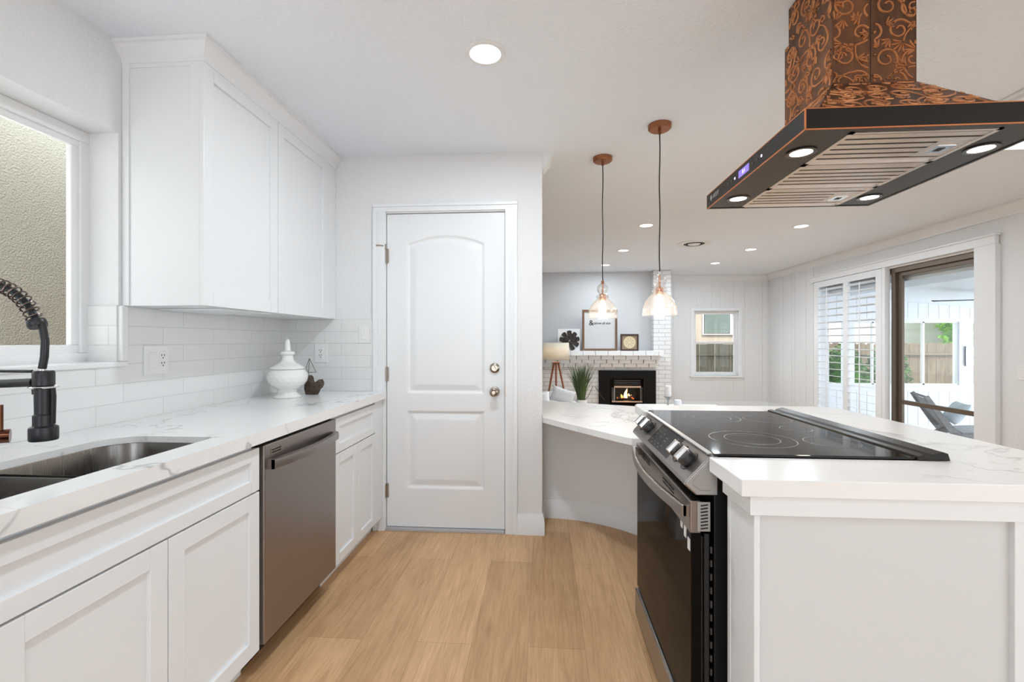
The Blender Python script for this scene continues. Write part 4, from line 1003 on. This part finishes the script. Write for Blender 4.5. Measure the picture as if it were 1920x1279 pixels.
for a in ((1.35, 8.0, .25, .07, .02, -.3), (1.395, 8.0, .25, .14, .026, .35), (1.46, 8.01, .255, .075, .018, -.5), (1.49, 8.0, .25, .065, .014, .3), (1.43, 8.03, .25, .09, .022, .1)): flame(mb, *a)
mb.build('flame', 'flame', fi, smooth=True, autos=1.5)
mb = MB()
for a in ((1.392, 7.975, .255, .165, .020, .25), (1.425, 7.98, .255, .10, .012, -.4), (1.475, 7.98, .265, .07, .010, -.3)): flame(mb, *a)
mb.build('flame_core', 'flame_hot', fi, smooth=True, autos=1.5)
lamp('fire_glow', 'POINT', (1.42, 7.93, .33), 1.2, (1, .5, .2), .05)

# mantel decor   (mantel top z 1.076)
MZ = 1.0765
def lean(o, ang, piv):   # tilt a thing back a little about its foot
    pass
fl = thing('flower_art', (.43, 7.72, MZ), 'dark metal flower mounted on a square white canvas on the mantel', 'wall art')
B(.235, .608, 7.74, 7.765, MZ, MZ+.368).build('canvas', 'paper', fl, bevel=.002)
mb = MB(); cxf, czf = .430, MZ+.170
for ring, (n_, r0, L, w_, yy) in enumerate(((9, .075, .095, .075, 7.730), (7, .045, .085, .065, 7.718), (5, .015, .06, .05, 7.708))):
    for k in range(n_):
        a = 2*math.pi*k/n_+ring*.35+.2; ux, uz = math.cos(a), math.sin(a); vx, vz = -uz, ux; rings = []
        out = [(0, .25), (.35, .40), (.75, .52), (.95, .42), (1.02, 0), (.95, -.42), (.75, -.52), (.35, -.40), (0, -.25)]
        P = [(cxf+ux*(r0+L*p)+vx*w_*q, czf+uz*(r0+L*p)+vz*w_*q) for p, q in out]
        mb.loft([[(x, yy+.008-.010*abs(out[i][1]), z) for i, (x, z) in enumerate(P)], [(x, yy-.004-.010*abs(out[i][1]), z) for i, (x, z) in enumerate(P)]])
mb.build('flower', 'petal', fl)
sg = thing('framed_sign', (.93, 7.73, MZ), 'tall framed sign with wording in black script in a brown wooden frame', 'framed sign')
def pframe(t, x0, x1, z0, z1, w_, y0, y1, m_):
    f = MB(); f.box(x0, x1, y0, y1, z0, z0+w_); f.box(x0, x1, y0, y1, z1-w_, z1); f.box(x0, x0+w_, y0, y1, z0+w_, z1-w_); f.box(x1-w_, x1, y0, y1, z0+w_, z1-w_); return f.build('frame', m_, t, bevel=.002)
pframe(sg, .640, 1.222, MZ, 1.765, .036, 7.70, 7.73, 'frame_wood')
pn = B(.670, 1.192, 7.715, 7.722, MZ+.03, 1.735).build('panel', 'grey_paint', sg)
def yface(x, z, y): return frame_mtx((x, y, z), (1, 0, 0), (0, 0, 1))
text_bm('&', .125, yface(.752, 1.505, 7.7145), off=.002).build('lettering', 'ink', pn)
mx_ = yface(.830, 1.522, 7.7145) @ Matrix(((1, .28, 0, 0), (0, 1, 0, 0), (0, 0, 1, 0), (0, 0, 0, 1)))
text_bm('above all else', .052, mx_, off=.0012).build('lettering', 'ink', pn)
sm = thing('framed_medallion', (1.42, 7.73, MZ), 'small square dark framed cream medallion on tan backing on the mantel', 'framed art')
pframe(sm, 1.275, 1.572, MZ, MZ+.280, .026, 7.70, 7.73, 'dark_wood')
bkm = B(1.298, 1.549, 7.715, 7.722, MZ+.02, MZ+.262).build('backing', 'burlap', sm)
mb = MB(); mb.lathe([(.001, 0), (.096, 0), (.100, .003), (.096, .006), (.088, .005), (.001, .005)], (1.4235, 7.715, MZ+.141), (0, -1, 0), 40); mdl = mb.build('medallion', 'cream', sm, smooth=True, autos=.5)
mb = MB()
for k in range(8):
    for rr, sz in ((.035, .007), (.062, .009), (.078, .005)):
        a = 2*math.pi*k/8+rr*20; mb.lathe([(.0005, 0), (sz, 0), (sz*.8, .002), (.0005, .002)], (1.4235+rr*math.cos(a), 7.7105, MZ+.141+rr*math.sin(a)), (0, -1, 0), 8)
mb.build('cutout_pattern', 'burlap', mdl)

# ------------------------------------------------------------------ table lamp, side table, sofa, pillows, plant
et = thing('end_table', (.2, 7.25, 0), 'small white end table carrying the tripod lamp', 'table')
B(-.05, .45, 7.0, 7.5, .385, .42).build('tabletop', 'trim', et, bevel=.003)
for x in (-.02, .40):
    for y in (7.03, 7.45): B(x-.015, x+.02, y-.015, y+.02, 0, .385).build('leg', 'trim', et)
tl = thing('table_lamp', (.19, 7.24, .42), 'tripod table lamp with orange wooden legs and a glowing cream drum shade', 'lamp')
MB().lathe([(.205, .945), (.205, 1.212)], (.19, 7.24, 0), (0, 0, 1), 48, False).build('lamp_shade', 'shade', tl, smooth=True, solid=.002)
for k, (dx_, dy_) in enumerate(((-.115, .03), (.0, -.09), (.135, .05))):
    mb = MB(); a = Vector((.19+dx_*.28, 7.24+dy_*.28, .895)); b = Vector((.19+dx_, 7.24+dy_, .4225))
    mb.tube([a, b], [.017, .014], 4); mb.build('leg', 'oak', tl)
MB().lathe([(.001, .885), (.045, .888), (.070, .898), (.072, .905), (.001, .905)], (.19, 7.24, 0), (0, 0, 1), 24).build('leg_hub', 'oak', tl, smooth=True, autos=.5)
MB().cyl((.19, 7.24, .905), (.19, 7.24, 1.02), .008).build('stem', 'nickel', tl, smooth=True)
MB().lathe([(.001, 1.02), (.018, 1.03), (.03, 1.07), (.02, 1.10), (.001, 1.11)], (.19, 7.24, 0), (0, 0, 1), 16).build('bulb', 'bulb', tl, smooth=True, autos=1.5)
lamp('table_lamp_bulb', 'POINT', (.19, 7.24, 1.06), 7, (1, .86, .66), .04)
so = thing('sofa', (-.1, 6.2, 0), 'pale grey sofa behind the doorway wall, mostly hidden by the bar top', 'sofa')
B(-.55, .48, 5.45, 6.75, .08, .36).build('seat', 'sofa', so, bevel=.03, seg=4)
B(-.60, -.34, 5.45, 6.75, .08, .80).build('backrest', 'sofa', so, bevel=.04, seg=4)
def pillow(c, w_, h_, th_, rot, m_, label, grp, lines=True):
    n = 16; mb = MB(); top = []; bot = []
    def gz(u, v): return th_*.5*((1-u**4)*(1-v**4))**.55
    mt = Matrix.Translation(c) @ rot
    G = [[None]*(n+1) for _ in range(n+1)]; H = [[None]*(n+1) for _ in range(n+1)]
    for i in range(n+1):
        for j in range(n+1):
            u, v = -1+2*i/n, -1+2*j/n; k = 1-.07*(1-abs(u)**2)*(abs(v)**3)-.0; k2 = 1-.07*(1-abs(v)**2)*(abs(u)**3)
            x, z = u*w_/2*k2, v*h_/2*k; d = gz(u, v)
            G[i][j] = mb.bm.verts.new(mt @ Vector((x, -d, z)))
            H[i][j] = G[i][j] if (i in (0, n) or j in (0, n)) else mb.bm.verts.new(mt @ Vector((x, d, z)))
    for i in range(n):
        for j in range(n):
            mb.bm.faces.new((G[i][j], G[i+1][j], G[i+1][j+1], G[i][j+1]))
            q = (H[i][j+1], H[i+1][j+1], H[i+1][j], H[i][j])
            mb.bm.faces.new(q)
    o = mb.build('throw_pillow', m_, smooth=True, autos=2.5); return tag(o, label, 'pillow', grp)
pm, t_, b_ = nt('striped_pillow_fabric')
g_ = t_.nodes.new('ShaderNodeTexWave'); g_.inputs['Scale'].default_value = 26; g_.inputs['Distortion'].default_value = 1.0; t_.links.new(pos(t_, rot=(.3, .5, .2)), g_.inputs['Vector'])
t_.links.new(ramp(t_, g_.outputs['Color'], [(.25, (.45, .45, .46)), (.5, (.8, .8, .8))]), b_.inputs['Base Color']); b_.inputs['Roughness'].default_value = .9; M['striped'] = pm
pillow((.25, 6.12, .507), .32, .20, .13, Matrix.Rotation(R(18), 4, 'Y') @ Matrix.Rotation(R(-12), 4, 'X'), 'striped', 'white pillow with fine grey stripes leaning beside the grass plant', None)
pillow((-.07, 5.86, .485), .30, .19, .13, Matrix.Rotation(R(-6), 4, 'Y') @ Matrix.Rotation(R(-15), 4, 'X'), 'pillow', 'plain white pillow half behind the doorway wall', None)
pl = thing('potted_grass', (.56, 6.9, 0), 'tall spiky green grass plant in a white pot beside the fireplace', 'plant')
MB().lathe([(.001, 0), (.075, 0), (.09, .36), (.082, .36), (.078, .33), (.001, .33)], (.56, 6.9, 0), (0, 0, 1), 24).build('pot', 'trim', pl, smooth=True, autos=.5)
rnd = random.Random(11); mb = MB()
for k in range(190):
    a = rnd.uniform(0, 6.283); r0 = rnd.uniform(0, .05); L = rnd.uniform(.35, .66); sp = rnd.uniform(.02, .21)*(.5+L); p0 = Vector((.56+r0*math.cos(a), 6.9+r0*math.sin(a), .33)); w_ = rnd.uniform(.004, .007); side = Vector((-math.sin(a), math.cos(a), 0))
    if k % 2: side = Vector((1, 0, 0))
    vs = []
    for i in range(6):
        t = i/5; p = p0+Vector((math.cos(a)*sp*t**1.6, math.sin(a)*sp*t**1.6, L*(t-.10*t*t))); ww = w_*(1-t**2)+.0005; vs.append((mb.bm.verts.new(p-side*ww), mb.bm.verts.new(p+Vector((math.cos(a), math.sin(a), 0))*.0015), mb.bm.verts.new(p+side*ww)))
    for q, r_ in zip(vs, vs[1:]):
        mb.bm.faces.new((q[0], q[1], r_[1], r_[0])); mb.bm.faces.new((q[1], q[2], r_[2], r_[1]))
mb.build('grass_blades', 'leaf', pl)
# loose twig stems right of the plant
tw = MB(); tw.tube([(.60, 6.85, .35), (.66, 6.85, .42), (.73, 6.85, .57)], .004, 6); tw.tube([(.755, 6.84, .56), (.80, 6.84, .50), (.86, 6.84, .41), (.90, 6.84, .36)], .004, 6); tw.build('dry_stem', 'twig', pl)
# coffee table and candles
cf = thing('coffee_table', (1.6, 5.93, 0), 'low white table behind the island carrying two candles', 'table')
B(1.25, 2.3, 5.6, 6.3, .35, .385).build('tabletop', 'trim', cf, bevel=.003)
for x in (1.28, 2.23):
    for y in (5.63, 6.23): B(x, x+.04, y, y+.04, 0, .35).build('leg', 'trim', cf)
cd = thing('candle_holder', (1.575, 5.92, .385), 'pale pillar candle on a fluted glass pedestal holder', 'candle holder')
MB().lathe([(.001, 0), (.04, 0), (.042, .006), (.014, .014), (.012, .08), (.018, .11), (.045, .138), (.052, .142), (.052, .148), (.001, .146)], (1.575, 5.92, .385), (0, 0, 1), 28).build('pedestal', 'steelgrey', cd, smooth=True, autos=.6)
c_ = MB().lathe([(.001, 0), (.037, 0), (.038, .004), (.038, .132), (.034, .137), (.001, .133)], (1.575, 5.92, .532), (0, 0, 1), 28).build('pillar_candle', 'wax', smooth=True, autos=.6)
tag(c_, 'tall white pillar candle standing on the glass pedestal', 'candle')
c_ = MB().lathe([(.001, 0), (.042, 0), (.043, .004), (.043, .100), (.038, .106), (.001, .101)], (1.70, 5.93, .386), (0, 0, 1), 28).build('pillar_candle', 'wax', smooth=True, autos=.6)
tag(c_, 'short white pillar candle right of the glass pedestal', 'candle')

# ------------------------------------------------------------------ back window
def ring_x(mb, ya, yb, x0, x1, z0, z1, t, tb=None):
    tb = tb or t; mb.box(x0, x1, ya, yb, z0, z0+tb); mb.box(x0, x1, ya, yb, z1-t, z1); mb.box(x0, x0+t, ya, yb, z0+tb, z1-t); mb.box(x1-t, x1, ya, yb, z0+tb, z1-t)
f = MB(); ring_x(f, BY+.04, BY+.10, bwx0, bwx1, bwz0, bwz1, .030); w2 = struct(f.build('window_2', 'vinyl', bevel=.003))
f = MB(); zm = 1.205; ring_x(f, BY+.055, BY+.085, bwx0+.03, bwx1-.03, bwz0+.03, zm+.025, .035); ring_x(f, BY+.07, BY+.098, bwx0+.03, bwx1-.03, zm-.02, bwz1-.03, .035); f.build('window_sash', 'vinyl', w2, bevel=.002)
B(bwx0+.06, bwx1-.06, BY+.078, BY+.081, bwz0+.06, bwz1-.06).build('window_pane', 'pane', w2)
f = MB(); cw = .055
f.box(bwx0-cw, bwx0+.005, BY-.020, BY-.004, bwz0, bwz1+cw); f.box(bwx1-.005, bwx1+cw, BY-.020, BY-.004, bwz0, bwz1+cw); f.box(bwx0+.005, bwx1-.005, BY-.020, BY-.004, bwz1-.005, bwz1+cw)
f.box(bwx0-cw-.02, bwx1+cw+.02, BY-.05, BY+.03, bwz0-.025, bwz0); f.box(bwx0-cw, bwx1+cw, BY-.018, BY-.004, bwz0-.075, bwz0-.025)
struct(f.build('trim_6', 'trim', bevel=.002))

# ------------------------------------------------------------------ sliding door + shutter
f = MB()
f.box(RX-.045, RX-.006, 4.40, 7.25, 2.12, 2.205); f.box(RX-.06, RX-.006, 4.385, 7.265, 2.195, 2.215)
f.box(RX-.045, RX+.14, 4.395, 4.602, 0, 2.12)
f.box(RX-.02, RX-.006, 7.10, 7.20, 0, 2.12)
struct(f.build('trim_7', 'trim', bevel=.003))
sd = thing('sliding_glass_door', (RX+.08, 5.8, 0), 'bronze framed sliding glass door opening to the sunroom', 'door'); 
f = MB(); ya, yb = 4.60, 7.09
f.box(RX+.03, RX+.13, ya, yb, 2.045, 2.10); f.box(RX+.03, RX+.13, 5.675, 5.73, 0, 2.045); f.box(RX+.03, RX+.13, ya, ya+.02, 0, 2.045); f.box(RX+.03, RX+.13, ya, yb, 0, .03)
f.build('door_frame', 'bronze_frame', sd, bevel=.003)
f = MB(); f.box(RX+.065, RX+.095, 5.615, 5.675, .03, 2.045); f.box(RX+.065, RX+.095, ya+.02, 5.615, .505, .553); f.box(RX+.065, RX+.095, ya+.02, 5.615, 2.0, 2.045); f.box(RX+.065, RX+.095, ya+.02, 5.615, .03, .08); f.build('sliding_panel', 'bronze_frame', sd, bevel=.003)
B(RX+.078, RX+.082, ya+.02, 5.615, .08, 2.0).build('glass_pane', 'pane', sd)
struct(B(RX-.04, RX+.02, 5.735, 5.785, 0, 2.12).build('trim_10', 'trim', bevel=.003))
st_ = thing('plantation_shutter', (RX-.02, 6.45, .02), 'white louvred plantation shutter covering the left half of the sliding door', 'shutter')
f = MB(); xa, xb = RX-.040, RX-.010
f.box(xa, xb, 5.79, 5.89, .02, 2.115); f.box(xa, xb, 7.05, 7.14, .02, 2.115); f.box(xa, xb, 5.89, 7.05, 2.03, 2.115); f.box(xa, xb, 5.89, 7.05, .02, .13); 
f.box(xa, xb, 6.395, 6.50, .13, 2.03)
f.build('frame', 'trim', st_, bevel=.003)
f = MB(); nl = 20; pit = (2.03-.13)/nl
for i in range(nl):
    zc = .13+pit*(i+.5)
    for (y0_, y1_) in ((5.893, 6.392), (6.503, 7.047)):
        f.box(-.038, .038, y0_, y1_, -.0035, .0035, Matrix.Translation((RX-.030, 0, zc)) @ Matrix.Rotation(R(8), 4, 'Y'))
f.build('louvres', 'trim', st_, bevel=.0015)
f = MB(); f.box(RX-.074, RX-.068, 6.12, 6.135, .15, 2.0); f.box(RX-.074, RX-.068, 6.80, 6.815, .15, 2.0); f.build('tilt_rod', 'trim', st_)

# ------------------------------------------------------------------ sunroom
SF = -.15; SY = 7.45
struct(B(RX+.12, 8.0, 2.0, SY+.1, SF-.1, SF).build('floor_sunroom', 'concrete'))
winx = [(4.40, 4.70), (4.826, 5.40), (5.526, 6.361), (6.561, 7.6)]; sw0, sw1 = .565, 1.537
f = MB(); f.box(RX+.14, 7.9, SY, SY+.12, SF, sw0); f.box(RX+.14, 7.9, SY, SY+.12, sw1, 2.6)
px_ = RX+.14
for a, b in winx: f.box(px_, a, SY, SY+.12, sw0, sw1); px_ = b
f.box(px_, 7.9, SY, SY+.12, sw0, sw1)
x = RX+.16
while x < 7.9: f.box(x, min(x+.142, 7.9), SY-.006, SY, SF, sw0-.10); f.box(x, min(x+.142, 7.9), SY-.006, SY, sw1+.06, 2.4); x += .150
struct(f.build('wall_sunroom', 'trim'))
f = MB(); f.box(RX+.14, 7.9, SY-.035, SY, sw0-.025, sw0); f.box(RX+.14, 7.9, SY-.014, SY, sw0-.09, sw0-.025); f.box(RX+.14, 7.9, SY-.02, SY, SF, SF+.09); struct(f.build('trim_8', 'trim', bevel=.002))
k = 3
for a, b in winx:
    f = MB(); ring_x(f, SY+.02, SY+.06, a, b, sw0, sw1, .016)
    if a > 5.5 and a < 6: f.box(5.842, 5.872, SY+.02, SY+.06, sw0, sw1)
    elif a < 5.5 and b-a > .5: f.box((a+b)/2-.012, (a+b)/2+.012, SY+.02, SY+.06, sw0, sw1)
    w_ = struct(f.build('window_%d' % k, 'vinyl')); k += 1
    B(a+.012, b-.012, SY+.038, SY+.041, sw0+.012, sw1-.012).build('window_pane', 'pane', w_)
# roof sloping away
f = MB(); f.loft([[(4.24, y, 2.00), (7.9, y, 1.60), (7.9, y, 1.70), (4.24, y, 2.12)] for y in (2.0, SY+.3)])
struct(f.build('ceiling_sunroom', 'trim'))
f = MB(); f.box(4.24, 4.86, 2.0, SY, 1.945, 2.0); struct(f.build('trim_9', 'grey_paint'))
fn = thing('ceiling_fan', (6.05, 5.95, 1.6), 'dark ceiling fan blade seen through the sliding door', 'ceiling fan')
MB().lathe([(.001, 1.72), (.09, 1.72), (.10, 1.74), (.10, 1.78), (.03, 1.80), (.03, 1.86), (.001, 1.86)], (6.05, 5.95, 0), (0, 0, 1), 24).build('motor', 'fan', fn, smooth=True, autos=.5)
for k, (tx, ty) in enumerate(((5.02, 6.27), (5.27, 5.3), (6.9, 5.4), (6.5, 6.8))):
    d = Vector((tx-6.05, ty-5.95, 0)); L = d.length; d.normalize(); s_ = Vector((-d.y, d.x, 0)); mb = MB(); rings = []
    for t, w_ in ((.09, .04), (.3, .06), (.7, .07), (.95, .055), (1.0, .02)):
        p = Vector((6.05, 5.95, 1.755))+d*L*t; rings.append([p-s_*w_+Vector((0, 0, .008)), p+s_*w_-Vector((0, 0, .008)), p+s_*w_, p-s_*w_+Vector((0, 0, .016))])
    mb.loft(rings); mb.build('blade', 'fan', fn)
# picture hanging on the sunroom post
pc = thing('botanical_print', (6.55, SY-.02, .86), 'small framed botanical print hanging between the sunroom windows', 'framed art')
pframe(pc, 6.43, 6.75, .855, 1.160, .010, SY-.03, SY-.012, 'steelgrey'); pp = B(6.438, 6.742, SY-.02, SY-.016, .862, 1.152).build('print', 'paper', pc)
mb = MB(); rnd = random.Random(5)
for k in range(26):
    a = rnd.uniform(.4, 2.7); L = rnd.uniform(.05, .13); x0_, z0_ = 6.59, .92; x1_, z1_ = x0_+L*math.cos(a), z0_+L*math.sin(a)+.03
    mb.cyl((x0_, SY-.0205, z0_), (x1_, SY-.0205, z1_), .0008, 4); mb.lathe([(.0005, 0), (.008, 0), (.0005, .0008)], (x1_, SY-.0205, z1_), (0, -1, 0), 6)
mb.build('drawing', 'steelgrey', pp)
# lounge chair
lc_ = thing('lounge_chair', (4.95, 5.8, SF), 'low weathered grey wooden lounge chair with woven back in the sunroom', 'chair')
cm = Matrix.Translation((4.95, 5.72, SF)) @ Matrix.Rotation(R(-24), 4, 'Z')
def chair_frame(v):
    mb = MB()
    def strip(pts, th_=.022):
        rings = []
        for i, (u, z, w_) in enumerate(pts):
            a = pts[max(i-1, 0)]; b = pts[min(i+1, len(pts)-1)]; d = Vector((b[0]-a[0], b[1]-a[1])).normalized(); n = Vector((-d.y, d.x))*w_
            rings.append([cm @ Vector((u+n.x, v-th_, z+n.y)), cm @ Vector((u-n.x, v-th_, z-n.y)), cm @ Vector((u-n.x, v+th_, z-n.y)), cm @ Vector((u+n.x, v+th_, z+n.y))])
        mb.loft(rings)
    strip([(-.42, .74, .022), (-.33, .58, .026), (-.22, .40, .032), (-.14, .30, .04)])
    strip([(-.42, .0, .02), (-.34, .10, .028), (-.22, .22, .036), (-.12, .29, .040), (.05, .325, .030), (.25, .345, .030), (.36, .34, .035), (.43, .25, .034), (.46, .12, .024), (.48, .0, .018)])
    return mb.build('side_frame', 'greywood', lc_, smooth=True, autos=.5)
chair_frame(-.27); chair_frame(.27)
def cslab(name, pts, v0, v1, t, m_):
    mb = MB(); rings = []
    for i, (u, z) in enumerate(pts):
        a = pts[max(i-1, 0)]; b = pts[min(i+1, len(pts)-1)]; d = Vector((b[0]-a[0], b[1]-a[1])).normalized(); n = Vector((-d.y, d.x))*t
        rings.append([cm @ Vector((u+n.x, v0, z+n.y)), cm @ Vector((u-n.x, v0, z-n.y)), cm @ Vector((u-n.x, v1, z-n.y)), cm @ Vector((u+n.x, v1, z+n.y))])
    mb.loft(rings); return mb.build(name, m_, lc_, smooth=True, autos=.5)
cslab('woven_back', [(-.395, .70), (-.31, .56), (-.21, .42), (-.16, .36)], -.245, .245, .008, 'strap')
cslab('seat', [(-.10, .335), (.08, .35), (.25, .375), (.40, .38)], -.245, .245, .012, 'strap')
f = MB(); f.tube([cm @ Vector((-.41, v, .73)) for v in (-.27, .27)], .014, 8); f.tube([cm @ Vector((.42, v, .30)) for v in (-.27, .27)], .014, 8); f.build('cross_rail', 'greywood', lc_, smooth=True)
pw = pillow(cm @ Vector((-.09, -.02, .545)), .42, .28, .11, Matrix.Rotation(R(-24), 4, 'Z') @ Matrix.Rotation(R(90), 4, 'Z') @ Matrix.Rotation(R(32), 4, 'X'), 'cushion_blue', 'pale blue and navy cushion lying on the sunroom lounge chair', None)
# ------------------------------------------------------------------ outdoors
struct(B(-14, 18, BY+.12, 30, SF-.25, SF-.15).build('ground_back', 'soil')); struct(B(-14, LX-.2, -10, BY+.12, SF-.25, SF-.15).build('ground_left', 'soil')); struct(B(8.0, 18, -10, BY+.12, SF-.25, SF-.15).build('ground_right', 'concrete')); struct(B(RX+.12, 8.0, -10, 2.0, SF-.25, SF-.15).build('ground_patio', 'concrete'))
def fence(label, x0, x1, y, z1, m_, pw_, gap, rails, zg=-.3, dog=True):
    t = thing('wooden_fence', ((x0+x1)/2, y, zg), label, 'fence'); x = x0; rnd = random.Random(int(x0*10))
    while x < x1:
        h_ = z1+rnd.uniform(-.012, .012); g2 = gap*rnd.uniform(.3, 1.6); c = pw_*.28 if dog else .001
        MB().prism([(x, zg), (x+pw_, zg), (x+pw_, h_-c*.9), (x+pw_-c, h_), (x+c, h_), (x, h_-c*.9)], 'y', y+rnd.uniform(-.003, .003), y+.02).build('picket', m_, t); x += pw_+g2
    for z in rails: B(x0, x1, y-.045, y-.004, z-.02, z+.02).build('rail', m_, t)
    return t
fence('dark weathered board fence outside the small back window', 2.3, 4.86, 9.8, 1.175, 'fence_dark', .150, .012, (.955, .15), dog=False)
fence('sunlit brown dog-eared wooden fence outside the sunroom windows', 5.06, 11.5, 9.8, 1.20, 'fence', .165, .004, (.975, .1))
nh = thing('neighbour_house', (4.0, 14, 0), 'pale beige neighbouring house with a two-pane window above the fence', 'house')
B(1.5, 7.8, 13.8, 14.2, -.3, 4.2).build('wall', 'house', nh)
hw = MB(); ring_x(hw, 13.74, 13.8, 4.66, 6.3, 1.42, 2.16, .025); hw.box(5.44, 5.50, 13.74, 13.8, 1.45, 2.13); hwf = hw.build('window', 'vinyl', nh)
B(4.71, 6.25, 13.76, 13.77, 1.47, 2.11).build('window_glass', mat('grey_blind_glass', (.14, .17, .15), .15), hwf)
ph = B(7.9, 11.6, 13.8, 14.2, -.3, 4.2).build('neighbour_house', 'housepink'); tag(ph, 'plain pale pink neighbouring house wall above the brown fence', 'house')
def bush(name, label, c, r, m_, n, seed, ls=.05, cat='bush'):
    rnd = random.Random(seed); t = thing(name, (c[0], c[1], -.3), label, cat); mb = MB()
    for k in range(n):
        a = rnd.uniform(0, 6.283); b = math.acos(rnd.uniform(-1, 1)); q = rnd.uniform(.72, 1.0); p = Vector((c[0]+r[0]*q*math.sin(b)*math.cos(a), c[1]+r[1]*q*math.sin(b)*math.sin(a), c[2]+r[2]*q*math.cos(b)))
        if p.z < -.25: continue
        u = Vector((rnd.uniform(-1, 1), rnd.uniform(-1, 1), rnd.uniform(-.6, .6))).normalized(); v = u.cross(Vector((rnd.uniform(-1, 1), rnd.uniform(-1, 1), 1))).normalized(); s_ = ls*rnd.uniform(.7, 1.4)
        vs = [mb.bm.verts.new(p+u*s_), mb.bm.verts.new(p+v*s_*.45+Vector((0, 0, .004))), mb.bm.verts.new(p-u*s_), mb.bm.verts.new(p-v*s_*.45)]; mb.bm.faces.new(vs)
    mb.build('foliage', m_, t)
    rings = []; mb = MB()
    mb.lathe([(.001, c[2]-r[2]*.8)]+[(.8*r[0]*math.sin(math.pi*i/8), c[2]-.8*r[2]*math.cos(math.pi*i/8)) for i in range(1, 8)]+[(.001, c[2]+r[2]*.8)], (c[0], c[1], 0), (0, 0, 1), 16).build('inner_mass', m_, t, smooth=True)
    MB().cyl((c[0], c[1], -.3), (c[0], c[1], max(-.2, c[2]-.7*r[2])), .05).build('trunk', 'twig', t)
for k, (x, y, lab) in enumerate(((4.76, 8.75, 'dark green hedge bush seen through the left shutter louvres'), (5.52, 8.8, 'green hedge bush seen through the right shutter louvres'), (6.33, 8.9, 'rounded hedge bush nearest the brown fence end'))):
    bush('hedge_bush', lab, (x, y, .45), (.355, .40, .78), 'hedge', 1600, k+2, .045)
bush('bright_tree', 'bright green leafy tree rising behind the brown fence', (12.05, 12.2, 2.0), (2.1, .9, 2.3), 'hedge_bright', 5200, 9, .10, 'tree')
struct(B(-3.35, -3.2, -6, 8, -.3, 3.6).build('wall_neighbour_stucco', 'stucco'))
